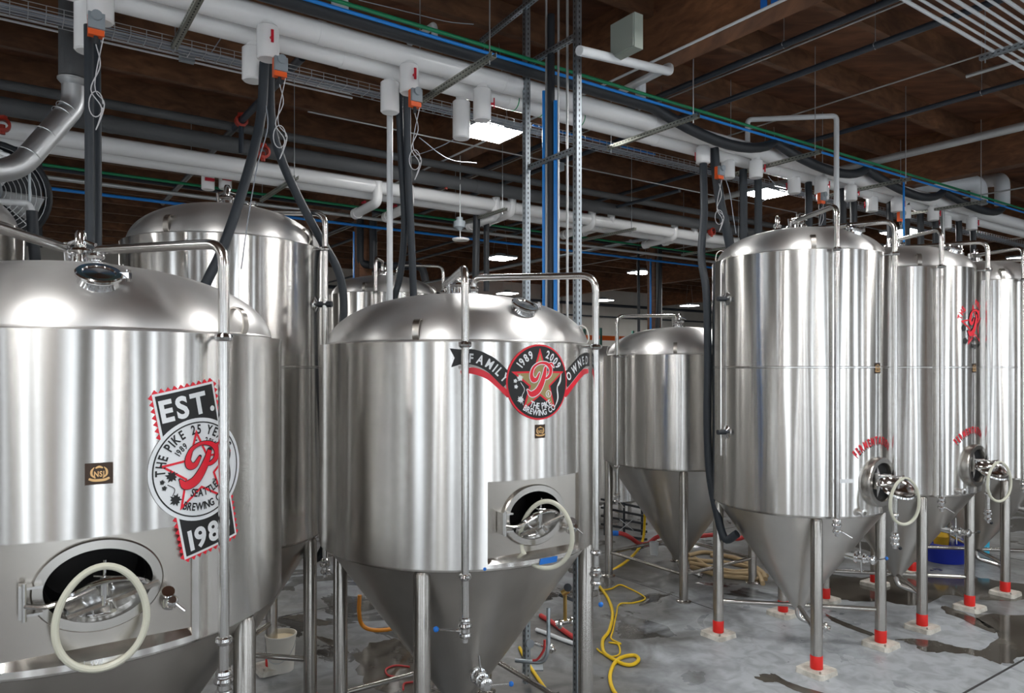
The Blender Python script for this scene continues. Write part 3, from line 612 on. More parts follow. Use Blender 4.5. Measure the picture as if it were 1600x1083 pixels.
# EST. 1989 sticker
def est_sticker(tk, az, z):
    a = R_(az); rot = R_(11); w, h = .165, .425; E = .0012
    base = D2(); zz = D2(); n = 11
    pr = []
    def edge(p, q, k):
        for i in range(k):
            t = i/k; t2 = (i+.5)/k; dx, dy = q[0]-p[0], q[1]-p[1]; L = sqrt(dx*dx+dy*dy)
            pr.append((p[0]+dx*t, p[1]+dy*t)); pr.append((p[0]+dx*t2+dy/L*.020, p[1]+dy*t2-dx/L*.020))
    edge((-w, -h), (w, -h), 10); edge((w, -h), (w, h), 26); edge((w, h), (-w, h), 10); edge((-w, h), (-w, -h), 26)
    zz.poly(pr).xf(rot=rot); o = bend(zz, 'anniversary_sticker', 'd_red', tk, a, z, .002, tk['root'])
    d = D2().poly([(-w, -h), (w, -h), (w, h), (-w, h)]); d.xf(rot=rot); bend(d, 'white_border', 'd_white', tk, a, z, .002+E, o)
    d = D2().poly([(-w+.012, -h+.012), (w-.012, -h+.012), (w-.012, h-.012), (-w+.012, h-.012)]).xf(rot=rot); bend(d, 'black_band', 'd_black', tk, a, z, .002+2*E, o)
    bend(D2().disc((0, 0), .262, 72), 'round_field', 'd_white', tk, a, z, .002+3*E, o)
    bend(D2().ring((0, 0), .236, .243), 'black_ring', 'd_black', tk, a, z, .002+4*E, o)
    bend(D2().text('EST.', -.0, .280, .150, sx=.92, gap=.10, bold=.035).xf(rot=rot), 'banner_lettering', 'd_white', tk, a, z, .002+4*E, o)
    bend(D2().text('1989', 0, -.39, .140, sx=.95, gap=.08, bold=.035).xf(rot=rot), 'banner_date', 'd_white', tk, a, z, .002+4*E, o)
    kw = dict(sx=.72, bold=.028)
    for nm, d in (('ring_lettering', D2().arc('THE PIKE', (0, 0), .182, R_(150), .066, **kw)), ('ring_lettering', D2().arc('25 YEARS', (0, 0), .182, R_(66), .066, **kw)), ('date_lettering', D2().arc('1989', (0, 0), .133, R_(133), .045, gap=.06, **kw)),
                  ('date_lettering', D2().arc('-', (0, 0), .14, R_(98), .045, **kw)), ('date_lettering', D2().arc('2014', (0, 0), .133, R_(66), .045, gap=.06, **kw)), ('ring_lettering', D2().arc('SEATTLE', (0, .03), .170, R_(-79), .055, inv=True, gap=.07, **kw)),
                  ('ring_lettering', D2().arc('BREWING CO.', (0, .03), .240, R_(-80), .055, inv=True, gap=.06, **kw)), ('trade_mark', D2().text('TM', .085, -.075, .022)), ('hop_leaf', D2().leaf((-.150, -.02), .035, .4)), ('hop_leaf', D2().leaf((-.130, -.14), .035, 1.2)), ('hop_cone', D2().leaf((-.195, -.045), .016)), ('hop_cone', D2().leaf((-.185, -.075), .016)),
                  ('hop_stem', D2().strip([(-.17, -.06), (-.135, -.085), (-.145, -.12)], [.004, .004, .004])), ('barley_stalk', D2().strip([(.15, -.15), (.185, -.07), (.18, .03)], [.003, .014, .003])), ('barley_ear', D2().strip([(.18, .02), (.185, .06), (.18, .11)], [.006, .016, .003]))):
        bend(d, nm, 'd_black', tk, a, z, .002+5*E, o)
    bend(D2().starline((0, -.01), .215, .42, .032, rot=R_(-6)), 'star_outline', 'd_red', tk, a, z, .002+5*E, o)
    bend(script_p(.014).xf(.262, R_(-6)), 'script_letter_edge', 'd_black', tk, a, z, .002+6*E, o)
    bend(script_p().xf(.262, R_(-6)), 'script_letter', 'd_red', tk, a, z, .002+7*E, o)
est_sticker(TA, 58, 2.68)
def family_emblem(tk, az, z):
    a = R_(az); r = .268; E = .0012
    top = [(-.60, .185), (-.50, .195), (-.38, .15), (-.27, .03)]; red = [(-.60, .07), (-.50, .085), (-.38, .04), (-.24, -.10)]
    o = bend(D2().disc((0, 0), r, 80), 'company_emblem', 'd_red', tk, a, z, .002+4*E, tk['root'])
    for d in (D2().strip([(-.585, .07), (-.50, .082), (-.38, .035), (-.24, -.09)], [.02, .045, .045, .045]), D2().strip([(.62, .075), (.52, .068), (.40, .01), (.25, -.10)], [.03, .045, .045, .045])): bend(d, 'red_ribbon', 'd_red', tk, a, z, .002, o)
    for d in (D2().strip([(-.60, .105), (-.50, .115), (-.38, .07), (-.24, -.055)], [.02, .02, .02, .02]), D2().strip([(.60, .11), (.50, .10), (.40, .045), (.25, -.06)], [.02, .02, .02, .02])): bend(d, 'ribbon_shadow', 'd_grey', tk, a, z, .002+E, o)
    bend(D2().strip([(-.605, .175), (-.50, .175), (-.38, .125), (-.25, .005)], [.105, .105, .105, .105]).poly([(-.66, .235), (-.60, .228), (-.60, .12), (-.65, .105), (-.625, .17)]), 'ribbon', 'd_black', tk, a, z, .002+2*E, o)
    bend(D2().strip([(.635, .165), (.53, .16), (.40, .10), (.25, .0)], [.10, .105, .105, .105]), 'ribbon', 'd_black', tk, a, z, .002+2*E, o)
    bend(D2().path('FAMILY', [(-.535, .140), (-.46, .130), (-.37, .082), (-.275, -.010)], .086, sx=.75, gap=.14, bold=.03), 'ribbon_lettering', 'd_white', tk, a, z, .002+3*E, o)
    bend(D2().path('OWNED', [(.285, -.005), (.38, .065), (.50, .125), (.60, .130)], .086, sx=.75, gap=.14, bold=.03), 'ribbon_lettering', 'd_white', tk, a, z, .002+3*E, o)
    bend(D2().disc((0, 0), r*.955, 80), 'black_disc', 'd_black', tk, a, z, .002+5*E, o)
    bend(D2().star((0, .0), r*.90, .40), 'star_edge', 'd_red', tk, a, z, .002+6*E, o)
    bend(D2().star((0, .0), r*.75, .40), 'gold_star', 'd_gold', tk, a, z, .002+7*E, o)
    kw = dict(sx=.78, bold=.03)
    for nm, d in (('date_lettering', D2().arc('1989', (0, 0), .180, R_(127), .078, **kw)), ('date_lettering', D2().arc('2009', (0, 0), .180, R_(53), .078, **kw)), ('name_lettering', D2().arc('THE PIKE', (0, .0), .190, R_(-88), .060, inv=True, gap=.06, **kw)), ('name_lettering', D2().arc('BREWING CO', (0, .01), .246, R_(-90), .058, inv=True, gap=.06, **kw)),
                  ('registered_mark', D2().ring((.075, -.085), .021, .026, 24)), ('registered_mark', D2().text('R', .075, -.10, .038)), ('hop_leaf', D2().leaf((-.165, .03), .028, .3)), ('hop_leaf', D2().leaf((-.16, -.12), .030, 1)), ('hop_cone', D2().leaf((-.20, .01), .018)), ('hop_cone', D2().leaf((-.195, -.03), .018)), ('hop_stem', D2().strip([(-.16, 0), (-.13, -.05), (-.15, -.10), (-.14, -.16)], [.004]*4)),
                  ('barley_stalk', D2().strip([(.13, -.19), (.165, -.12), (.16, -.04), (.19, .02)], [.003, .014, .010, .003])), ('barley_ear', D2().strip([(.17, -.03), (.19, .01), (.20, .06)], [.006, .018, .004]))):
        bend(d, nm, 'd_white', tk, a, z, .002+8*E, o)
    bend(script_p(.018).xf(r), 'script_letter_edge', 'd_white', tk, a, z, .002+9*E, o)
    bend(script_p(-.004).xf(r), 'script_letter', 'd_red', tk, a, z, .002+10*E, o)
family_emblem(TB, 34, 3.095)
def pike_star(tk, az, z):
    a = R_(az); r = .34
    o = bend(D2().starline((0, -.01), .27, .42, .05, rot=R_(-6)), 'company_emblem', 'd_redshell', tk, a, z, .002, tk['root'])
    for t, th in (('THE', 150), ('PIKE', 66)): bend(D2().arc(t, (0, 0), .25, R_(th), .10, sx=.75, bold=.03), 'lettering', 'd_redshell', tk, a, z, .003, o)
    for nm, d in (('small_lettering', D2().arc('SEATTLE', (0, .04), .24, R_(-75), .07, sx=.75, inv=True, bold=.03)), ('small_lettering', D2().arc('BREWING', (0, .04), .33, R_(-80), .07, sx=.75, inv=True, bold=.03)), ('hop_leaf', D2().leaf((-.21, -.04), .05, .4)), ('hop_leaf', D2().leaf((-.18, -.20), .05, 1.2))): bend(d, nm, 'd_black', tk, a, z, .004, o)
    bend(script_p(.012).xf(.36), 'script_letter_edge', 'd_black', tk, a, z, .005, o); bend(script_p().xf(.36), 'script_letter', 'd_redshell', tk, a, z, .006, o)
pike_star(TE, 33, 3.72)
for t in (TD, TE):
    zc = 1.99; o = bend(D2().arc('FERMENTATION', (.010, -.009), .40, R_(95), .115, sx=.55, gap=.13, bold=.025), 'lettering_shadow', 'd_black', t, R_(32), zc, .002, t['root'])
    bend(D2().arc('FERMENTATION', (0, 0), .40, R_(95), .115, sx=.55, gap=.13, bold=.025), 'lettering', 'd_redshell', t, R_(32), zc, .0035, o)
# small marks
bend(D2().poly([(-.085, -.018), (.08, -.022), (.09, .018), (-.07, .024)]), 'blue_tape', 'bluetape', TB, R_(38), 1.815, .006, TB['root'])
bend(D2().disc((0, 0), .012, 12), 'blue_dot', 'bluetape', TB, R_(13), 1.812, .002, TB['root'])
bend(D2().text('SV15', 0, 0, .03).poly([(-.05, -.008), (-.048, -.008), (-.048, .03), (-.05, .03)]), 'small_marking', 'd_white', TA, R_(34), 1.816, .006, TA['root'])
bend(D2().poly([(-.12, -.02), (.10, -.02), (.10, .02), (-.12, .02)]), 'paper_tape', 'd_white', TD, R_(6), 2.02, .002, TD['root'])
for az in ():
    pass
# horizontal glycol stubs at the side of the tall tanks
def stub(tk, az, z, L=.14):
    o = pt(tk, az, 1)-tk['c']; b = MB(); b.cyl(pt(tk, az, tk['R']+.0, z), pt(tk, az, tk['R']+L, z), .028, 12); s = b.build('coolant_stub', 'black', tk['root'])
    b = MB(); b.lathe([(.075, -.005), (.075, .006), (.03, .02)], pt(tk, az, tk['R'], z), o, 20); b.build('stub_flange', 'polish', s)
stub(TD, -72, 3.97, .12); stub(TD, -72, 2.47, .12); stub(TG, 80, 3.78, .15)
b = MB(); b.pipe([pt(TD, -76, 1.0, 2.2), pt(TD, -76, 1.0, 4.4), pt(TD, -70, .93, 4.46)], .012, .05, 8); b.build('vent_line', 'tube', TD['root'])
#PART3
# ------------------------------------------------------------ overhead pipe runs
def run(name, m, n, z, u0, u1, r, label, cat='pipe', group=None, seg=16, rings=None, rm=None):
    b = MB(); b.cyl(un(u0, n, z), un(u1, n, z), r, seg); 
    o = tag(b.build(name, m), label, cat, group)
    if rings:
        for u in rings: MB().cyl(un(u-.03, n, z), un(u+.03, n, z), r*1.035, seg).build('coupling', rm or m, o)
    return o
run('white_pipe', 'white', 5.99, 6.05, -6, 26, .098, 'thick glossy white pipe of the front overhead run, side nearer the front aisle', rings=[2.2, 4.1, 6.2, 8.6, 11], seg=28)
WP = run('white_pipe', 'white', 6.22, 6.00, -6, 26, .098, 'thick glossy white pipe of the front overhead run, side nearer the wire tray', rings=[2.5, 4.3, 6.5, 8.9, 11.3], seg=28)
run('blue_pipe', 'blue', 5.74, 6.175, -6, 26, .017, 'bright blue slim pipe beside the black foam line over the front white pipes')
run('green_pipe', 'green', 5.70, 6.215, -6, 26, .018, 'bright green slim pipe topmost of the front overhead run')
run('black_pipe', 'sprinkler', 6.46, 6.06, -6, 26, .035, 'thin black pipe tucked behind the front white pipes above the wire tray')
run('blue_pipe', 'blue', 6.72, 6.0, 5.0, 7.0, .014, 'short blue pipe lying over the wire tray right of the vertical struts')
# black insulated line, sagging between the hangers on the right
HU = [1.15, 3.42, 6.02, 8.27, 10.5, 12.9]
pts = [un(-6, 5.80, 6.15), un(0, 5.80, 6.15), un(1.9, 5.80, 6.15)]
q = [un(-6+.5*i, 5.80, 6.15) for i in range(25)]
for a, c_, sag in ((6.02, 8.27, .26), (8.27, 10.5, .24), (10.5, 12.9, .26), (12.9, 15.2, .2)):
    for i in range(1, 11):
        t = i/10; q.append(un(a+(c_-a)*t, 5.80-.25*4*t*(1-t)*.6, 6.15-sag*4*t*(1-t)))
tag(MB().tube(q, .062, 14).build('insulated_pipe', 'black'), 'thick black foam covered pipe sagging beside the blue and green pipes', 'pipe')
# wire cable tray
def tray(n, z, u0, u1, label, w=.20, h=.07):
    r = empty('cable_tray', un((u0+u1)/2, n, z), label, 'cable tray'); b = MB()
    for dn, dz in ((-w/2, h), (-w/2, h/2), (-w/2, 0), (-w/6, 0), (w/6, 0), (w/2, 0), (w/2, h/2), (w/2, h)): b.tube([un(u0, n+dn, z+dz), un(u1, n+dn, z+dz)], .0035, 5, False)
    b.build('long_wire', 'wire', r); b = MB(); u = u0
    while u < u1:
        b.tube([un(u, n-w/2, z+h), un(u, n-w/2, z), un(u, n+w/2, z), un(u, n+w/2, z+h)], .0035, 5, False); u += .115
    b.build('cross_wire', 'wire', r)
    b = MB()
    for i in range(9):
        q = [un(u0+(u1-u0)*j/40, n-w*.36+w*.09*i+random.uniform(-.008, .008), z+.012+random.uniform(0, .018)) for j in range(41)]; b.tube(q, .006, 5, False)
    tag(b.build('cable_bundle', 'cablegrey', r), kind='stuff'); return r
for u in (4.30, 4.38, 4.72, 4.80, 4.38+.9): MB().lathe([(.0985, -.006), (.0995, -.006), (.0995, .006), (.0985, .006)], un(u, 6.22, 6.0), U, 28).build('green_band', 'greenlabel', WP)
tray(6.66, 5.89, -4, 20, 'long wire basket cable tray full of grey cables below the front white pipes')
# slotted trapeze hangers
def slotted(name, p0, p1, m, label, cat, group=None, w=.045, rods=(), parent=None, open_up=True):
    p0 = V(p0); p1 = V(p1); d = (p1-p0).normalized(); L = (p1-p0).length
    up = V((0, 0, 1)) if abs(d.z) < .9 else N.copy(); s = d.cross(up).normalized(); up = s.cross(d).normalized(); b = MB()
    b.bar(p0, p1, w, .004, up)
    for k in (-1, 1): b.bar(p0+s*k*w/2+up*w/2, p1+s*k*w/2+up*w/2, .004, w, up)
    o = b.build(name, m, parent)
    if label: tag(o, label, cat, group)
    b = MB(); t = .03
    while t < L-.03:
        b.box(p0+d*t-up*.0025, (.024, .010, .002), (d, s, up)); b.box(p0+d*t+s*(w/2+.0025)+up*w*.5, (.024, .002, .010), (d, s, up)); b.box(p0+d*t-s*(w/2+.0025)+up*w*.5, (.024, .002, .010), (d, s, up)); t += .05
    b.build('slots', 'joint', o)
    for (dist, top) in rods:
        MB().cyl(p0+d*dist-V((0, 0, .04)), p0+d*dist+V((0, 0, top)), .006, 6).build('threaded_rod', 'wire', o)
    return o
HL = ['above the foreground tank', 'left of the bright ceiling light', 'right of the vertical struts', 'left of the white arch pipe', 'above the right row of tanks', 'nearest the right edge']
for u, t in zip(HU, HL): slotted('trapeze_hanger', un(u, 6.55, 5.85), un(u, 5.15, 5.85), 'strut', 'grey green slotted hanger bar crossing under the white pipes, '+t, 'hanger', 'slotted hangers of the front pipe run', rods=((.05, 1.35), (1.33, 1.35)))
# insulated valves, actuators and drops
def drop_valve(u, n, zt, zb, r, label, red=1, act=None, name='insulated_valve'):
    p = un(u, n, 0); ro = empty(name, p+V((0, 0, zb)), label, 'valve', 'white insulated valves hanging from the front pipe run')
    b = MB(); b.lathe([(r-.012, zb), (r, zb+.012), (r, zt-.012), (r-.012, zt), (.055, zt), (.055, 5.98)], p, (0, 0, 1), 28, cap0=True); b.build('insulation_shell', 'white', ro)
    if red is not None:
        s = -N*1.0 if red == 1 else (U*.8-N*.6).normalized() if red == 2 else N
        b = MB(); q = p+V((0, 0, (zt+zb)/2+.01))+s*r; b.cyl(q-s*.01, q+s*.03, .012, 8); b.bar(q+s*.03+V((0, 0, -.045)), q+s*.03+V((0, 0, .055)), .02, .012, s); b.build('red_handle', 'red', ro)
    return ro
def actuator(p, label, tilt=0):
    p = V(p); ro = empty('valve_actuator', p-V((0, 0, .09)), label, 'actuator', 'orange and grey motor actuators'); f = -N
    MB().box(p, (.10, .06, .15), (U, N, V((0, 0, 1)))).build('body', 'orange', ro)
    MB().box(p+f*.035+V((0, 0, .02)), (.104, .03, .11), (U, N, V((0, 0, 1)))).build('cover', 'valvegrey', ro); b = MB(); b.cyl(p+f*.03+V((0, 0, .05)), p+f*.075+V((0, 0, .05)), .035, 16); b.build('dial', 'valvegrey', ro); MB().cyl(p-V((0, 0, .07)), p-V((0, 0, .13)), .015, 8).build('cable_gland', 'black', ro)
    b = MB(); a = p-V((0, 0, .13)); b.tube(smooth([a, a+V((.03, 0, -.15)), a+V((-.03, -.01, -.32)), a+V((.04, 0, -.45)), a+V((.0, 0, -.6)), a+V((.06, 0, -.42)), a+V((-.02, .02, -.28)), a+V((.05, .02, .1))], 6), .004, 6); b.tube([a+V((.05*cos(t/3)+.0, 0, -.42+.09*sin(t/3))) for t in range(19)], .004, 5); b.build('loose_cable', 'cablewhite', ro)
VS = [(.56, 5.96, 6.0, 5.68, 'leftmost front valve with red handle, in the top left corner', 1, 'cutoff'), (.50, 6.26, 5.92, 5.56, 'leftmost rear valve, partly behind its twin at the top left', None, 0),
      (1.74, 5.93, 5.96, 5.69, 'front valve with red handle above the split black hoses', 1, 1), (1.70, 6.22, 5.88, 5.60, 'rear valve above the split black hoses', None, 0),
      (3.02, 5.95, 5.96, 5.70, 'front valve with red handle beside the vertical white pipe', 1, 1), (2.97, 6.25, 5.89, 5.60, 'rear valve touching the vertical white pipe', None, 0),
      (3.83, 5.98, 5.93, 5.62, 'front valve of the hoseless pair above the bright light', 2, 0), (3.76, 6.26, 5.88, 5.50, 'longer rear valve of the hoseless pair above the bright light', None, 0),
      (7.10, 6.0, 5.94, 5.73, 'single valve above the black hose beside the tall tank', 3, 0)]
for u, n, zt, zb, lb, rd_, ac in VS: drop_valve(u, n, zt, zb, .088, lb, rd_)
VR = [(7.83, 6.2, 'left valve of the first pair over the tall right tank'), (8.12, 5.98, 'right valve of the first pair over the tall right tank'), (9.30, 6.2, 'left valve of the pair just left of the white drop pipe'), (9.62, 5.98, 'valve behind the white drop pipe, right one of its pair'),
      (10.02, 6.2, 'left valve of the pair right of the white drop pipe'), (10.4, 5.98, 'right valve of the pair right of the white drop pipe'), (11.4, 6.2, 'left valve beside the vertical blue tube at right'), (11.75, 5.98, 'right valve behind the vertical blue tube'), (12.45, 6.2, 'left valve of the pair with longer shells near the right edge'), (12.95, 5.98, 'right valve of the pair with longer shells near the right edge'), (13.9, 6.2, 'second last valve towards the right edge'), (14.4, 5.98, 'last valve towards the right edge')]
for i, (u, n, lb) in enumerate(VR): drop_valve(u, n, 5.93, 5.70, .09, lb, 2 if i % 2 else 3)
for p, lb in ((un(.52, 5.84, 5.60), 'orange actuator under the leftmost valve'), (un(1.80, 5.82, 5.60), 'orange actuator on the split black hoses'), (un(3.02, 5.84, 5.62), 'small orange actuator beside the paired black hoses'),
              (un(7.28, 5.9, 5.62), 'orange actuator left of the tall right tank'), (un(9.5, 5.9, 5.60), 'orange actuator left of the white drop pipe'), (un(11.6, 5.85, 5.58), 'orange actuator beside the vertical blue tube')): actuator(p, lb)
def hose(name, m, pts, r, label, cat='hose', group=None, rounded=True, seg=14, k=6):
    return tag(MB().tube(smooth(pts, k) if rounded else fillet(pts, .12), r, seg).build(name, m), label, cat, group)
G1 = 'insulated drop hoses'
hose('insulated_hose', 'foam', [PZ(138, 40, 5.15), PZ(139, 150, 5.12), PZ(140, 300, 5.1), PZ(140, 400, 5.1)], .030, 'straight slate foam hose dropping to the foreground tank, left of two')
hose('insulated_hose', 'foam', [PZ(151, 60, 5.35), PZ(152, 150, 5.3), PZ(153, 300, 5.25), PZ(153, 400, 5.2)], .026, 'straight slate foam hose dropping to the foreground tank, right of two')
hose('insulated_hose', 'black', [PZ(147, 390, 5.15), PZ(146, 420, 5.1), PZ(145, 480, 5.1)], .034, 'black hose end behind the fitting on top of the foreground tank')
hose('insulated_hose', 'foam', [PZ(413, 98, 6.0), PZ(409, 170, 6.0), PZ(398, 230, 5.9), PZ(372, 320, 5.75), PZ(345, 395, 5.65), PZ(318, 455, 5.6), PZ(312, 520, 5.65), PZ(312, 640, 5.65)], .039, 'slate foam hose slanting down left to the back of the foreground tank')
hose('insulated_hose', 'foam', [PZ(421, 98, 6.15), PZ(424, 190, 6.2), PZ(440, 250, 6.35), PZ(467, 310, 6.55), PZ(500, 372, 6.75), PZ(527, 420, 6.85), PZ(537, 470, 6.9), PZ(533, 540, 6.9), PZ(520, 700, 6.95), PZ(515, 820, 6.9), PZ(500, 868, 6.85), PZ(482, 872, 6.8)], .039, 'slate foam hose curving down right past the rear left tank')
hose('insulated_hose', 'foam', [PZ(623, 140, 6.9), PZ(627, 250, 7.0), PZ(632, 350, 7.1), PZ(626, 425, 7.2), PZ(614, 480, 7.3), PZ(612, 560, 7.4), PZ(612, 700, 7.4)], .034, 'slate foam hose dropping behind the centre tank, left of the pair')
hose('insulated_hose', 'foam', [PZ(636, 140, 6.8), PZ(637, 250, 6.95), PZ(642, 360, 7.05), PZ(645, 430, 7.15), PZ(646, 480, 7.25), PZ(647, 560, 7.35), PZ(647, 700, 7.35)], .036, 'slate foam hose dropping behind the centre tank, right of the pair')
hose('insulated_hose', 'foam', [un(7.1, 6.0, 5.76), PZ(1100, 330, 8.9), PZ(1096, 400, 8.8), PZ(1104, 460, 8.72), PZ(1106, 560, 8.72), PZ(1105, 660, 8.72), PZ(1109, 740, 8.7), PZ(1120, 800, 8.6), PZ(1133, 842, 8.5), PZ(1152, 834, 8.4)], .047, 'long slate foam hose running down the left side of the tall right tank')
hose('insulated_hose', 'foam', [un(7.3, 6.0, 6.0), PZ(1119, 270, 9.2), PZ(1126, 320, 9.25), PZ(1143, 400, 9.35), PZ(1150, 520, 9.5), PZ(1150, 660, 9.5)], .060, 'slate foam hose slanting behind the dome of the tall right tank')
for x, y0, y1, Z, lb in ((1161, 265, 350, 9.7, 'first straight hose behind the dome of the tall right tank'), (1184, 262, 345, 9.9, 'second straight hose behind the dome of the tall right tank'), (1263, 285, 350, 10.6, 'straight hose left of the white drop pipe'), (1284, 285, 350, 10.7, 'straight hose touching the left of the white drop pipe'),
                         (1316, 295, 350, 11.0, 'straight hose just right of the white drop pipe'), (1333, 295, 372, 11.2, 'second straight hose right of the white drop pipe'), (1390, 315, 400, 11.9, 'straight hose left of the vertical blue tube'), (1416, 310, 400, 12.2, 'straight hose right of the vertical blue tube'), (1438, 335, 400, 12.5, 'thick straight hose above the second right tank'), (1461, 328, 400, 12.8, 'ragged straight hose above the second right tank'), (1498, 345, 410, 13.4, 'second last straight hose at right'), (1520, 343, 415, 13.7, 'last straight hose at right')):
    hose('insulated_hose', 'black' if x > 1300 else 'foam', [PZ(x, y0, Z), PZ(x+1, y1, Z), PZ(x+1, HZ+.9*F/Z, Z)], .052, 'dark foam covered '+lb)
def pvc(pts, r, label, m='pvc', name='white_pipe', cat='pipe', rad=.08): return tag(MB().pipe(pts, r, rad, 16).build(name, m), label, cat)
pvc([PZ(609, 118, 7.1), PZ(609, 860, 7.1)], .030, 'slim white vertical pipe behind the centre tank')
pvc([PZ(1168, 222, 9.9), PZ(1168, 187, 9.9), PZ(1307, 181, 9.6), PZ(1307, 700, 9.6)], .034, 'white pipe arching over to a vertical drop behind the tall right tank', rad=.06)
pvc([PZ(905, 79, 6.1), PZ(1046, 112, 7.15), PZ(1046, 104, 7.3), PZ(960, 148, 8.6)], .042, 'white pipe with a sharp U bend beside the grey box', rad=.05)
pvc([PZ(1001, 165, 8.1), PZ(1001, 108, 8.1)], .060, 'short thick white vertical pipe under the U bend')
pvc([PZ(679, 70, 7.6), PZ(679, 38, 7.6), PZ(640, 68, 8.6)], .035, 'white elbow pipe above the blue and green pipes')
pvc([PZ(532, 30, 6.3), PZ(530, -20, 6.3)], .075, 'thick white vertical pipe stub cut by the top edge')
pvc([PZ(1375, 292, 13), PZ(1530, 285, 13.6), PZ(1530, 320, 13.6)], .14, 'fat white insulated elbow pipe near the right edge', rad=.2)
pvc([PZ(1566, 320, 13.8), PZ(1566, 280, 13.8), PZ(1540, 283, 14.4)], .13, 'fat white insulated bend cut by the right side', rad=.16)
pvc([PZ(1473, 320, 12.8), PZ(1474, 400, 12.8)], .028, 'thin pale vertical pipe between the hoses at right', m='conduit')
pvc([PZ(1412, 283, 10.9), PZ(1412, 378, 10.6)], .014, 'vertical blue tube dropping to the second right tank', m='blue', name='blue_tube')
# second overhead run further back
run('white_pipe', 'white', 9.80, 5.84, -10, 26, .10, 'white pipe of the rear overhead run, side nearer the tanks', seg=20)
run('white_pipe', 'white', 10.05, 5.80, -10, 26, .10, 'white pipe of the rear overhead run, side nearer the back wall', seg=20)
run('insulated_pipe', 'darkduct', 9.55, 6.02, -10, 26, .10, 'wide dark insulated pipe on top of the rear white run', seg=20, rings=[-2, 1, 3.5, 6, 8.5])
run('insulated_pipe', 'darkduct', 9.45, 6.22, -10, 26, .055, 'narrower dark insulated pipe above the wide one of the rear run')
run('green_pipe', 'green', 10.75, 5.73, -10, 26, .020, 'dark green slim pipe under the rear white run')
run('conduit', 'conduit', 10.85, 5.60, -10, 26, .028, 'pale grey conduit below the rear green pipe', 'conduit')
run('blue_pipe', 'blue', 11.6, 5.62, -10, 26, .024, 'long blue pipe crossing below the rear white run')
for i, (x, y, lb) in enumerate(((325, 283, 'left small white valve with red handle under the rear run'), (352, 282, 'right small white valve with red handle under the rear run'))):
    p = PN(x, y, 10.4); ro = empty('insulated_valve', p-V((0, 0, .13)), lb, 'valve', 'small valves under the rear pipe run')
    MB().lathe([(.075, -.12), (.085, -.11), (.085, .11), (.05, .12), (.05, .32)], p, (0, 0, 1), 20, cap0=True).build('insulation_shell', 'white', ro); MB().box(p-N*.10, (.12, .03, .04), (U, N, V((0, 0, 1)))).build('red_handle', 'red', ro)
for x, y, lb in ((590, 316, 'white elbow pipe of the valve cluster left of the vertical white pipe'), (640, 322, 'second white elbow pipe right of the vertical white pipe'), (775, 338, 'white elbow cluster below the bright light'), (800, 333, 'rear white elbow of the cluster below the bright light'), (925, 354, 'white elbow cluster right of the blue vertical pipes'), (955, 350, 'rear white elbow right of the blue vertical pipes'), (1054, 371, 'white elbow cluster left of the tall tank hose'), (1085, 367, 'rear white elbow beside the tall tank hose')):
    p = PN(x, y, 9.75); b = MB(); b.pipe([p+V((0, 0, .30)), p, p+N*.75-V((0, 0, .03))], .070, .10, 16); b.cyl(p+N*.72-V((0, 0, .03)), p+N*.82-V((0, 0, .03)), .085, 16); o = tag(b.build('elbow_pipe', 'white'), lb, 'pipe', 'white elbow drops of the rear run')
    MB().box(p+N*.5+V((0, 0, .09)), (.03, .10, .03), (U, N, V((0, 0, 1)))).build('red_handle', 'red', o)
for u, lb in ((3.1, 'left of the split hoses'), (6.4, 'beside the vertical white pipe'), (9.2, 'under the bright light'), (12.2, 'right of the struts'), (15.6, 'left of the tall tank hose')):
    slotted('trapeze_hanger', un(u, 10.9, 5.65), un(u, 9.3, 5.65), 'strut', 'slotted hanger bar under the rear white run, '+lb, 'hanger', 'slotted hangers of the rear pipe run', rods=((.05, 1.4), (1.5, 1.4)))
# vertical service riser behind the centre tank
RZ = 5.85
def P2(x, n): k = (x-800)/F; Z = n/(N.x*k+N.y); return V((k*Z, Z, 0))
a = P2(825, 5.86); c_ = P2(905, 5.06)
for p, lb in ((a, 'galvanised slotted vertical strut right of the bright light'), (c_, 'brighter galvanised slotted vertical strut right of the blue pipes')): slotted('vertical_strut', p+V((0, 0, .02)), p+V((0, 0, 6.9)), 'galv', lb, 'strut', w=.055)
for x, t in ((x, t) for x, t in ((850, ('blue_pipe', 'blue', .018, 3.5, 5.9, 'left of two vertical blue pipes between the struts')), (853.5, ('conduit', 'conduit', .011, 0, 6.9, 'vertical conduit touching the left blue pipe')), (861, ('insulated_pipe', 'black', .036, 0, 6.6, 'black foam vertical pipe between the two blue ones')), (868, ('blue_pipe', 'blue', .020, 3.5, 5.75, 'right of two vertical blue pipes between the struts')), (872.5, ('conduit', 'conduit', .011, 0, 6.9, 'vertical conduit touching the right blue pipe')), (886.5, ('conduit', 'conduit', .012, 0, 6.9, 'lone vertical conduit between the right blue pipe and the bright strut')), (899.5, ('conduit', 'pvc', .013, 0, 6.2, 'pale vertical conduit touching the bright strut')))):
    t_ = (x-825)/80; n = 5.86+(5.06-5.86)*t_; p = P2(x, n); nm, mm, r, z0, z1, lb = t; z0 = 1.75
    tag(MB().cyl(p+V((0, 0, z0)), p+V((0, 0, z1)), r, 12).build(nm, mm), lb, 'conduit' if nm == 'conduit' else 'pipe')
for z, lb in ((5.18, 'lower slotted cross brace between the vertical struts'), (6.22, 'upper slotted cross brace between the vertical struts')): slotted('cross_brace', a+V((0, 0, z))-N*.02, c_+V((0, 0, z)), 'galv', lb, 'strut')
slotted('ceiling_channel', PH(752, 68, 6.8), PH(852, -12, 6.8), 'galv', 'slotted channel under the ceiling meeting the top of the left vertical strut', 'strut')
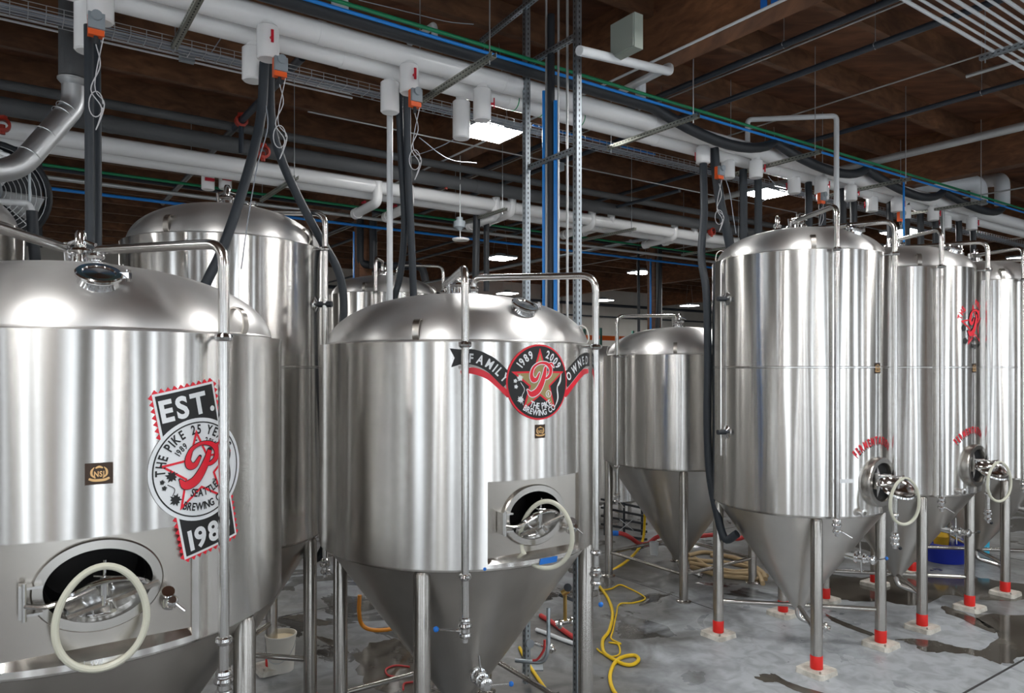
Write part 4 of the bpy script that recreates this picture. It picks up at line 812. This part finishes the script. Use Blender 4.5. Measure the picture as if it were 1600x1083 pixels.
# ceiling services
def along_n(name, m, u, z, n0, n1, r, label, cat='pipe', hooks=()):
    b = MB(); b.cyl(un(u, n0, z), un(u, n1, z), r, 14); o = tag(b.build(name, m), label, cat)
    for h in hooks: MB().pipe([un(u, h, CEIL), un(u, h, z+r+.02), un(u+r+.01, h, z), un(u, h, z-r-.006), un(u-r-.01, h, z), un(u-.003, h, z+r+.02)], .004, .01, 6).build('pipe_hook', 'wire', o)
    return o
along_n('sprinkler_pipe', 'sprinkler', 7.42, 6.55, -6, 24, .036, 'thick dark sprinkler pipe slanting to the black foam line over the tall tank', hooks=(1, 4.0, 7, 10))
along_n('sprinkler_pipe', 'sprinkler', 6.72, 6.6, -6, 24, .036, 'dark sprinkler pipe nearer the big glulam beam', hooks=(2, 4.6, 8))
along_n('conduit', 'conduit', 7.05, 6.7, -6, 22, .012, 'thin conduit between the two dark sprinkler pipes', 'conduit')
along_n('conduit', 'conduit', 9.0, 6.72, -4, 8, .010, 'thin conduit crossing the plywood right of the sprinkler pipes', 'conduit')
along_n('conduit', 'conduit', 9.25, 6.62, -4, 3.9, .022, 'thicker conduit ending under the plywood at right', 'conduit')
along_n('drain_pipe', 'conduit', 10.72, 6.3, -2, 9, .055, 'grey white drain pipe slanting in from the right edge', hooks=(3.6,))
along_n('sprinkler_pipe', 'sprinkler', 9.9, 6.6, -4, 20, .034, 'dark sprinkler pipe above the grey white drain pipe', hooks=(4,))
along_n('sprinkler_pipe', 'sprinkler', 2.35, 6.2, 6.9, 14.5, .040, 'dark sprinkler pipe with red clamp left of the vertical white pipe', hooks=(8, 12))
along_n('conduit', 'conduit', 14.6, 6.35, 0, 24, .014, 'thin conduit along the far glulam beam at right', 'conduit')
along_n('conduit', 'pvc', 5.55, 6.40, -2, 12, .014, 'white conduit along the underside of the big glulam beam', 'conduit')
along_n('sprinkler_pipe', 'sprinkler', 8.9, 6.05, 8, 24, .030, 'slim dark sprinkler pipe beyond the bright light')
along_n('duct_rail', 'galv', 12.6, 6.3, 11.5, 25, .05, 'far grey rail seen through the service riser', 'duct')
along_n('duct_rail', 'galv', 12.2, 6.2, 12.5, 25, .05, 'second far grey rail seen below the first', 'duct')
for p, lb in ((un(2.35, 9.1, 6.2), 'red pipe clamp left of the vertical white pipe'), (un(8.9, 10.3, 6.05), 'red pipe clamp on the far dark sprinkler pipe'), (un(2.35, 8.2, 5.6), 'lower red clamp below the dark sprinkler pipe'), (PN(697, 285, 9.55), 'red clamp round the dark insulated pipe below the bright light'), (PN(1112, 362, 9.5), 'red clamp on the rear run beside the tall tank hose'), (PN(4, 195, 9.3), 'red clamp at the far left edge')):
    b = MB(); b.lathe([(.05, -.05), (.075, -.04), (.075, .04), (.05, .05)], p, N, 16); b.box(p+V((0, 0, .07)), (.07, .05, .05)); b.cyl(p-V((0, 0, .10)), p, .025, 10); tag(b.build('pipe_clamp', 'redclamp'), lb, 'pipe clamp')
hose('vertical_pipe', 'sprinkler', [un(2.35, 9.1, 6.2), un(2.35, 9.1, 5.8)], .03, 'short dark pipe under the red clamp left of the vertical white pipe', 'pipe')
# bundle of conduits at the top right
for i in range(8):
    n = 3.22-.085*i; r = .013 if i % 3 else .018
    b = MB(); b.tube([un(4, n, 6.42), un(16, n, 6.42)], r, 10); tag(b.build('conduit', 'pvc'), 'white grey conduit in the bundle at the top right, '+('outermost towards the tanks', 'next to the outermost', 'third from the tank side', 'fourth from the tank side', 'fourth from the aisle side', 'third from the aisle side', 'next to the aisle side one', 'outermost on the aisle side')[i], 'conduit', 'conduits bundled at the top right')
slotted('trapeze_hanger', un(8.25, 3.35, 6.37), un(8.25, 2.5, 6.37), 'galv', 'short slotted bar carrying the conduit bundle at the top right', 'hanger', rods=((.05, .8),))
# thin conduits in pairs at the upper left and odd cables
run('conduit', 'pvc', 8.02, 6.40, -10, 3.3, .011, 'upper of two thin white conduits crossing the joists at upper left', 'conduit')
run('conduit', 'pvc', 7.95, 6.33, -10, 3.3, .011, 'lower of two thin white conduits crossing the joists at upper left', 'conduit')
run('conduit', 'pvc', 12.2, 6.36, -10, 26, .012, 'thin pale conduit across the joists behind the rear run', 'conduit')
run('conduit', 'conduit', 8.6, 6.3, 3, 20, .010, 'thin grey conduit beyond the front wire tray', 'conduit')
run('sprinkler_pipe', 'sprinkler', 13.4, 6.3, -10, 26, .03, 'thin dark pipe running across the distant joists')
def boxon(p, s, label, m='box', name='junction_box'):
    b = MB(); b.box(p, s, (U, N, V((0, 0, 1)))); o = b.build(name, m); tag(o, label, 'electrical box'); b = MB(); b.box(V(p)-N*(s[1]/2+.004), (s[0]*.9, .008, s[2]*.9), (U, N, V((0, 0, 1)))); b.build('cover_plate', m, o); return o
boxon(PN(292, 87, 7.9), (.14, .07, .13), 'small grey junction box on the thin conduits at upper left', 'valvegrey')
p = PZ(979, 58, 6.35); b = MB(); b.box(p, (.10, .30, .30), (U, N, V((0, 0, 1)))); o = tag(b.build('electrical_box', 'box'), 'grey green electrical box under the big glulam beam, top centre', 'electrical box'); MB().box(p-U*.055, (.012, .28, .28), (U, N, V((0, 0, 1)))).build('cover_plate', 'box', o)
boxon(un(6.9, 8.6, 6.25), (.12, .10, .12), 'dark junction box hanging on the far conduit right of the struts', 'valvegrey')
for pts, lb in (([PZ(560, 0, 7.3), PZ(610, 12, 7.4), PZ(650, 22, 7.5), PZ(700, 34, 7.5), PZ(740, 38, 7.6)], 'thin grey cable drooping under the beam at top centre'), ([PZ(655, 215, 8.6), PZ(700, 248, 8.8), PZ(745, 255, 9)], 'thin cable from the paired black hoses to the dark conduit'),
                ([PZ(735, 545/2.7, 8.8), PZ(690, 228, 8.9), PZ(640, 246, 9)], 'thin tan cable left of the bright light'), ([PZ(320, 89, 7.5), PZ(322, 94, 7.4), PZ(345, 60, 7.0)], 'short white cable from the junction box to the white pipes'), ([PZ(415, 160, 6.0), PZ(418, 200, 5.98), PZ(402, 260, 5.9), PZ(388, 340, 5.8), PZ(377, 420, 5.7)], 'thin dangling cable beside the left slanting hose'),
                ([PZ(1130, 270, 9.0), PZ(1140, 300, 9.1), PZ(1146, 340, 9.1), PZ(1150, 365, 9.1)], 'thin cable hanging right of the tall tank hoses'), ([PZ(1200, 275, 9.6), PZ(1215, 300, 9.8), PZ(1180, 320, 9.9)], 'thin curled cable above the tall right tank')):
    hose('thin_cable', 'cablegrey', pts, .005, lb, 'cable', seg=6)
# left corner: wrapped flue, galvanised duct, fan
r = empty('vent_duct', PZ(113, 125, 6.4), 'dark wrapped vertical duct turning into a shiny galvanised pipe at upper left', 'duct')
MB().cyl(PZ(113, 122, 6.4), PZ(113, -60, 6.4), .107, 28).build('wrapped_section', 'darkduct', r)
MB().lathe([(.118, 0), (.118, .012), (.085, .05), (.075, .06), (.075, .12)], PZ(113, 124, 6.4), (0, 0, -1), 28).build('collar', 'duct', r)
q = fillet([PZ(115, 135, 6.4), PZ(115, 165, 6.4), PZ(28, 265, 6.0), PZ(-60, 270, 5.6)], .16, 5); b = MB(); b.tube(q, .094, 24); b.build('galvanised_section', 'duct', r)
b = MB(); d = (PZ(28, 265, 6.0)-PZ(115, 160, 6.4)).normalized()
for t in (.12, .20, .50, .80): b.lathe([(.0945, -.006), (.098, 0), (.0945, .006)], PZ(115, 160, 6.4).lerp(PZ(28, 265, 6.0), t), d, 24)
b.build('duct_seam', 'duct', r)
fc = PZ(-14, 300, 7.2); fd = V((.55, -.83, -.05)).normalized(); r = empty('wall_fan', fc-V((0, 0, .45)), 'black framed industrial fan with round wire guard at the left edge', 'fan')
b = MB(); b.lathe([(.50, -.10), (.52, 0), (.50, .02), (.46, 0), (.44, -.10)], fc, fd, 40); b.box(fc-fd*.12, (.10, .86, 1.0), (fd, fd.cross(V((0, 0, 1))).normalized(), V((0, 0, 1)))); b.build('housing', 'black', r)
b = MB(); ax = fd.cross(V((0, 0, 1))).normalized(); ay = ax.cross(fd)
for k in range(1, 12): b.tube([fc+fd*(.14-.12*(k/11)**2)+ax*cos(2*pi*j/36)*.042*k+ay*sin(2*pi*j/36)*.042*k for j in range(36)], .004, 5, closed=True)
for k in range(8): a_ = 2*pi*k/8; b.tube([fc+fd*.145, fc+fd*.09+(ax*cos(a_)+ay*sin(a_))*.28, fc+fd*.02+(ax*cos(a_)+ay*sin(a_))*.47], .005, 5)
b.build('wire_guard', 'wire', r)
b = MB(); b.lathe([(.001, .30), (.08, .29), (.10, .26), (.10, .16)], fc, fd, 24); b.cyl(fc-fd*.08, fc+fd*.16, .09, 24); b.build('motor', 'valvegrey', r)
for k in range(4):
    a_ = pi/2*k+.4; e = ax*cos(a_)+ay*sin(a_); s_ = fd.cross(e); b = MB(); q = [b.vert(fc-fd*.02+e*.08-s_*.05), b.vert(fc+fd*.04+e*.08+s_*.05), b.vert(fc+fd*.05+e*.42+s_*.16), b.vert(fc-fd*.04+e*.42-s_*.12)]; q2 = [b.vert(s_v+fd*.006) for s_v in [V(b.v[i]) for i in q]]
    b.face(q); b.face(q2[::-1]); 
    for i in range(4): b.face((q[i], q2[i], q2[(i+1) % 4], q[(i+1) % 4]), False)
    b.build('blade', 'duct', r)
hose('fan_post', 'galv', [PZ(46, 255, 6.9), PZ(47, 420, 6.9)], .012, 'thin steel rod right of the fan', 'rod', seg=8)
pvc([PZ(-30, 313, 6.1), PZ(44, 318, 6.3), PZ(49, 326, 6.3), PZ(50, 336, 6.3)], .026, 'white pipe below the fan bending down at the left edge', rad=.04)
hose('insulated_hose', 'foam', [PZ(50, 330, 6.3), PZ(52, 370, 6.3), PZ(57, 430, 6.3)], .045, 'slate foam hose at the far left behind the foreground tank')
# ------------------------------------------------------------ background: column, rack, far tank, wall pipes
r = empty('wooden_column', un(13.25, 12.7, 0), 'square brown wooden column with pipes strapped to it behind the squat tank', 'column')
pc = PZ(1023, 574, 18.2); pc.z = 0
MB().box(pc+V((0, 0, 3.21)), (.26, .26, 6.42), (U, N, V((0, 0, 1)))).build('post', 'girder', r)
for dx, m, rr in ((-.15, 'blue', .025), (.02, 'sprinkler', .035), (.12, 'conduit', .016)): MB().cyl(pc+V((dx, -.24, .1)), pc+V((dx, -.24, 5.9)), rr, 12).build('strapped_pipe', m, r)
hose('insulated_hose', 'black', [PZ(997, 385, 17.5), PZ(998, 470, 17.5), PZ(998, 560, 17.5)], .035, 'thin black hose hanging left of the wooden column')
hose('insulated_hose', 'black', [PZ(1031, 375, 17.8), PZ(1030, 450, 17.8), PZ(1025, 560, 17.8)], .06, 'black hose hanging right of the wooden column')
c2 = PZ(567, 574, 13.0); c2.z = 0
r = empty('wooden_column', c2, 'brown wooden column behind the far tank left of the centre tank', 'column')
MB().box(c2+V((0, 0, 3.21)), (.24, .24, 6.42), (U, N, V((0, 0, 1)))).build('post', 'girder', r)
MB().cyl(c2+V((-.12, -.2, .1)), c2+V((-.12, -.2, 5.6)), .016, 8).build('strapped_pipe', 'blue', r)
hose('insulated_pipe', 'black', [PZ(563, 340, 12.9), PZ(563, 413, 12.9), PZ(600, 416, 12.9), PZ(660, 416, 12.9), PZ(665, 440, 12.9)], .07, 'black foam pipe bending over the far tank', 'pipe', rounded=False)
hose('insulated_pipe', 'black', [PZ(583, 340, 12.8), PZ(583, 420, 12.8)], .07, 'black foam vertical pipe left of the slim white pipe', 'pipe')
hose('insulated_pipe', 'black', [PZ(745, 325, 12), PZ(743, 440, 12)], .06, 'dark vertical pipe left of two above the centre tank', 'pipe'); hose('insulated_pipe', 'black', [PZ(760, 335, 12.3), PZ(760, 455, 12.3)], .05, 'dark vertical pipe right of two above the centre tank', 'pipe')
for z, lb in ((6.30, 'upper dark pipe along the back wall'), (5.72, 'lower thin dark pipe along the back wall')): run('wall_pipe', 'sprinkler', N1-.15, z, U0, U1, .07 if z > 6 else .04, lb)
for u in (14, 22, 30): tag(MB().box(un(u, N1-.06, CEIL/2), (.5, .12, CEIL), (U, N, V((0, 0, 1)))).build('trim_1', 'wallp'), kind='structure')
r = empty('pallet_rack', un(16, 22.5, 0), 'orange beamed pallet rack with dark green uprights by the back wall', 'rack')
for u in (14.2, 17.0, 19.8, 22.6):
    for n in (22.0, 23.0): MB().box(un(u, n, 2.4), (.09, .09, 4.8), (U, N, V((0, 0, 1)))).build('upright', 'rackgreen', r)
for z in (1.6, 3.0, 4.42):
    for n in (22.0, 23.0): MB().bar(un(14.2, n, z), un(22.6, n, z), .05, .14).build('beam', 'rack', r)
MB().bar(un(14.2, 22, 4.75), un(14.2, 23, 4.75), .04, .04).build('tie', 'rackgreen', r)
p = PZ(945, 574, 15.5); p.z = 0; r = empty('storage_tank', p, 'pale upright tank glimpsed between the centre tank and the squat tank', 'tank')
MB().lathe([(.80, .45), (.80, 3.3)], p, (0, 0, 1), 60).build('shell', 'shell2', r); MB().lathe([(.80, 3.3), (.76, 3.42), (.6, 3.55), (.3, 3.63), (.001, 3.66)], p, (0, 0, 1), 60).build('dome', 'dome', r); MB().lathe([(.80, .45), (.75, .40), (.001, .36)], p, (0, 0, 1), 60).build('bottom', 'cone', r)
for k in range(4): MB().cyl(p+V((.62*cos(k*pi/2+.4), .62*sin(k*pi/2+.4), 0)), p+V((.62*cos(k*pi/2+.4), .62*sin(k*pi/2+.4), .42)), .04, 12).build('leg', 'leg', r)
r = empty('smoke_detector', PZ(718, 352, 11), 'round clear dome fixture hanging above the centre tank', 'light fixture')
MB().lathe([(.05, .10), (.05, .05), (.09, .04), (.09, -.05), (.05, -.07), (.03, -.10)], PZ(718, 350, 11), (0, 0, 1), 20, True, True).build('socket', 'valvegrey', r); MB().lathe([(.13, .01), (.135, 0), (.12, -.02), (.001, -.025)], PZ(720, 374, 11), (0, 0, 1), 28).build('disc', 'white', r); MB().cyl(PZ(719, 374, 11), PZ(719, 165, 11), .008, 6).build('stem', 'wire', r)
# ------------------------------------------------------------ floor items
def fpath(pix, z=.015): return [PH(x, y, z) for x, y in pix]
def fhose(m, pix, r, label, name='hose', cat='hose', k=6, lift=None):
    P = fpath(pix, r+.002)
    if lift:
        for i, z in lift.items(): P[i] = PZ(pix[i][0], pix[i][1], P[i].y if False else (z[1])); 
    return tag(MB().tube(smooth(P, k), r, 10).build(name, m), label, cat)
fhose('yellow', [(936, 915), (950, 935), (957, 958), (952, 985), (942, 1000), (943, 1018), (955, 1028), (975, 1038), (990, 1038), (998, 1030), (990, 1024), (970, 1028), (958, 1040), (953, 1058), (958, 1078), (975, 1100)], .020, 'thick yellow hose snaking on the floor right of the centre tank leg')
fhose('yellow', [(940, 922), (955, 920), (968, 914), (980, 918), (1000, 928), (1008, 936), (990, 942), (968, 944), (963, 960), (958, 985), (955, 998), (970, 1006), (952, 1004), (966, 1007), (968, 1022), (955, 1026), (940, 1020), (933, 1014)], .010, 'thin bright yellow hose looping beside the thick yellow hose', 'air_hose', k=5)
fhose('yellow', [(812, 1012), (822, 1032), (838, 1056), (858, 1085), (870, 1100)], .018, 'yellow hose emerging under the cone of the centre tank')
hose('hose', 'orangehose', [PZ(562, 930, 7.9), PZ(561, 955, 7.9), PZ(565, 975, 8.0), PZ(580, 984, 8.0), PZ(610, 983, 8.1), PZ(640, 970, 8.6)], .022, 'orange hose hanging and curving behind the left leg of the centre tank')
fhose('redhose', [(640, 1042), (618, 1040), (603, 1046), (608, 1056), (630, 1058), (648, 1052), (650, 1064), (632, 1068), (630, 1078)], .010, 'thin dark red hose coiled on the floor beneath the centre tank', 'air_hose')
fhose('redhose', [(845, 962), (862, 972), (880, 985), (900, 998), (911, 1003)], .030, 'thick faded red hose crossing behind the right leg of the centre tank')
fhose('pvc', [(838, 984), (855, 990), (880, 1000), (911, 1010)], .024, 'white hose lying just under the faded red hose')
# pump cart with valves behind the centre tank
cp_ = PH(832, 1042); r = empty('pipe_stand', cp_, 'small steel pipe stand with brass valves and gauges behind the centre tank', 'pipe stand')
MB().box(cp_+V((0, 0, .006)), (.22, .22, .012)).build('base_plate', 'galv', r)
q = PZ(854, 965, 7.1); b = MB(); b.pipe([PZ(805, 1032, 7.0), PZ(850, 1036, 6.95), PZ(857, 1015, 6.95), PZ(857, 950, 7.05)], .020, .1, 12); b.build('bent_tube', 'galv', r)
b = MB(); b.cyl(PZ(883, 975, 7.0), PZ(883, 930, 7.0), .018, 10); b.cyl(PZ(878, 928, 7.0), PZ(888, 922, 7.0), .03, 12); b.build('brass_valve', 'brass', r)
b = MB(); MB().lathe([(.001, -.01), (.038, -.01), (.038, .02), (.001, .02)], PZ(887, 918, 6.95), (0, -1, .2), 20).build('dial', 'black', r); clamp(b, PZ(875, 975, 7), (1, 0, 0), .045); b.cyl(PZ(868, 975, 7), PZ(898, 970, 7), .025, 12); clamp(b, PZ(893, 971, 7), (1, 0, 0), .04); b.build('gauge', 'polish', r)
b = MB(); b.cyl(PZ(898, 970, 7), PZ(920, 967, 7), .03, 12); b.build('red_cuff', 'redhose', r); MB().bar(PZ(875, 930, 7.05), PZ(920, 948, 7.3), .03, .03).build('bracket', 'black', r)
MB().tube(smooth([PZ(851, 1000, 6.9), PZ(850, 1015, 6.9), PZ(840, 1030, 6.9), PZ(832, 1032, 6.9)], 5), .012, 8).build('red_tube', 'redhose', r)
MB().lathe([(.001, 0), (.04, 0), (.04, .05), (.001, .05)], PZ(826, 1005, 7), (.3, -.9, .2), 18).build('dial', 'valvegrey', r); b = MB(); b.cyl(PZ(835, 1005, 7), PZ(868, 1016, 7), .02, 10); clamp(b, PZ(862, 1014, 7), (1, 0, -.2), .04); b.build('coupling', 'polish', r)
# bucket
bp = PH(439, 1046); r = empty('bucket', bp, 'white plastic bucket standing between the legs of the rear left tank', 'bucket')
MB().lathe([(.001, 0), (.130, 0), (.155, .36), (.162, .365), (.162, .38), (.150, .382), (.148, .33)], bp, (0, 0, 1), 36).build('body', 'bucket', r); MB().lathe([(.149, .33), (.10, .335), (.001, .33)], bp, (0, 0, 1), 30).build('crust', 'bucketin', r)
b = MB(); b.tube([bp+V((.158*cos(t), .158*sin(t)*1, .32-.20*abs(sin(t/1)))) for t in [pi+pi*i/16 for i in range(17)]], .003, 6); b.build('wire_handle', 'wire', r)
# far floor: hoses behind the squat tank
for i, (pix, lb) in enumerate((([(1075, 868), (1100, 863), (1130, 868), (1165, 878), (1190, 893), (1196, 905)], 'uppermost tan hose of the pile behind the tall tank leg'), ([(1072, 874), (1105, 877), (1140, 880), (1175, 888), (1198, 900)], 'second tan hose from the top of the pile'), ([(1078, 880), (1110, 886), (1145, 893), (1180, 893), (1192, 912)], 'third tan hose, its open end by the brace'), ([(1085, 872), (1118, 892), (1160, 897), (1178, 890), (1150, 872), (1110, 868)], 'looped tan hose in the middle of the pile'), ([(1080, 886), (1120, 898), (1160, 903), (1185, 905)], 'lowest tan hose lying nearest in the pile'))):
    P = [PH(x, y, .03) for x, y in pix]; tag(MB().tube(smooth(P, 6), .035, 12).build('hose', 'tan'), lb, 'hose', 'tan hoses piled on the floor')
hose('hose', 'redhose', [PZ(958, 833, 11.8), PZ(972, 834, 11.8), PZ(985, 840, 11.8), PZ(998, 849, 11.9), PZ(1012, 850, 11.9), PZ(1022, 842, 12), PZ(1030, 838, 12)], .035, 'red hose with a blue connector left of the squat tank cone')
hose('hose_connector', 'bluetape', [PZ(955, 833, 11.8), PZ(966, 833.5, 11.8)], .042, 'blue connector on the red hose left of the squat tank', 'connector')
hose('strap', 'yellow', [PZ(1008, 800, 12.3), PZ(1004, 845, 12.3), PZ(985, 872, 11.9), PZ(955, 893, 11.4)], .022, 'yellow hose hanging and trailing left of the squat tank')
hose('pipe', 'leg', [PZ(960, 862, 11.8), PZ(1032, 845, 12.3)], .03, 'steel pipe lying slanted left of the squat tank', 'pipe')
hose('hose', 'redhose', [PZ(1090, 838, 12), PZ(1120, 836, 12), PZ(1150, 842, 12), PZ(1165, 838, 12)], .035, 'dark red hose behind the tall tank left leg')
p = PZ(1022, 867, 11.4); r = MB().lathe([(.001, 0), (.06, 0), (.075, .20), (.07, .20)], p, (0, 0, 1), 24).build('measuring_jug', 'tanliquid'); tag(r, 'translucent plastic jug hung near the squat tank cone', 'jug')
# stacked trusses / dark rack behind
r = empty('hose_rack', PZ(970, 830, 13.5), 'low black steel frame on the floor left of the squat tank', 'frame')
for i in range(5): MB().bar(PZ(940, 780+i*13, 14.5), PZ(1010, 795+i*12, 13.2), .04, .04).build('bar', 'black', r)
for x in (945, 975, 1003): MB().bar(PZ(x, 785, 13.8), PH(x, 785+70, .0) if False else PZ(x, 845, 13.8), .04, .04).build('bar', 'black', r)
b = MB(); c0 = PZ(979, 820, 11.6)
for s in (-1, 1): b.bar(c0+V((-.11, 0, .09*s)), c0+V((.11, 0, -.09*s)), .008, .008)
tag(b.build('wire_cross', 'wire'), 'thin bright crossed rods above the red hose', 'rods')
# blue tub and items
tb = PH(1478, 876); r = empty('tub', tb, 'blue plastic tub on the floor between the right tanks', 'tub'); MB().lathe([(.001, 0), (.26, 0), (.33, .30), (.35, .30), (.35, .32), (.31, .32)], tb, (0, 0, 1), 32, sx=1.2).build('body', 'bluebin', r)
tag(MB().lathe([(.001, .0), (.10, .0), (.13, .18), (.06, .28), (.001, .30)], tb+V((-.05, .05, .22)), (0, 0, 1), 14).build('sack', 'yellowbag'), 'yellow bag sticking out of the blue tub', 'bag')
tag(MB().box(tb+V((.32, .45, .30)), (.22, .10, .60)).build('crate_panel', 'cyan'), 'cyan plastic panel standing behind the blue tub', 'panel'); tag(MB().box(tb+V((.95, .5, .25)), (.14, .10, .50)).build('crate_panel', 'cyan'), 'narrow cyan plastic panel right of the blue tub', 'panel')
# puddles
def puddle(pix, label, m='wet', name='puddle', z=.0022):
    rnd = random.Random(label); pts = [PH(x, y, z) for x, y in pix]; q = smooth(pts+[pts[0]], 7)[:-1]; n = len(q); C = sum(q, V((0, 0, 0)))/n; ph = [rnd.uniform(0, 6.3) for _ in range(8)]
    q = [p+(p-C).normalized()*(.05*sin(11*i*6.283/n+ph[0])+.035*sin(23*i*6.283/n+ph[1])+.02*sin(47*i*6.283/n+ph[2]))*min(1, (p-C).length) for i, p in enumerate(q)]
    from mathutils.geometry import tessellate_polygon
    b = MB()
    for p in q: b.vert(p)
    for t in tessellate_polygon([q]):
        t = list(t); n_ = (q[t[1]]-q[t[0]]).cross(q[t[2]]-q[t[0]]).z
        if abs(n_) > 1e-9: b.face(t if n_ > 0 else t[::-1], False)
    return tag(b.build(name, m), label, name.replace('_', ' '), kind='stuff')
puddle([(1395, 1000), (1430, 998), (1470, 1004), (1500, 1011), (1530, 1016), (1545, 1008), (1560, 995), (1545, 980), (1525, 966), (1530, 958), (1590, 962), (1640, 965), (1640, 1015), (1600, 1026), (1578, 1034), (1560, 1038), (1540, 1028), (1515, 1024), (1480, 1018), (1455, 1021), (1430, 1008)], 'large brown puddle spreading at the lower right')
puddle([(1470, 945), (1500, 955), (1530, 968), (1560, 985), (1574, 990), (1540, 985), (1500, 966), (1478, 958)], 'narrow wet streak above the large puddle')
puddle([(1178, 1058), (1195, 1053), (1212, 1054), (1225, 1062), (1250, 1072), (1290, 1084), (1310, 1095), (1270, 1088), (1235, 1076), (1215, 1066), (1195, 1066)], 'dark wet patch trailing off at the bottom edge')
puddle([(1288, 958), (1310, 968), (1340, 980), (1365, 990), (1362, 994), (1330, 983), (1300, 970)], 'thin wet trickle leading to the front right tank leg')
puddle([(555, 1020), (600, 1000), (660, 1005), (700, 1025), (690, 1060), (640, 1083), (580, 1075), (560, 1050)], 'broad dark wet area beneath the centre tank')
puddle([(440, 965), (470, 960), (500, 968), (520, 972), (500, 978), (470, 972)], 'small dark wet streak left of the centre tank'); puddle([(487, 992), (510, 997), (530, 1004), (545, 1020), (530, 1015), (505, 1003)], 'jagged wet crack line left of the centre tank leg')
puddle([(1275, 905), (1400, 900), (1540, 905), (1600, 915), (1620, 935), (1540, 938), (1480, 930), (1440, 945), (1370, 940), (1300, 935)], 'long dark wet area beneath the right row of tanks')
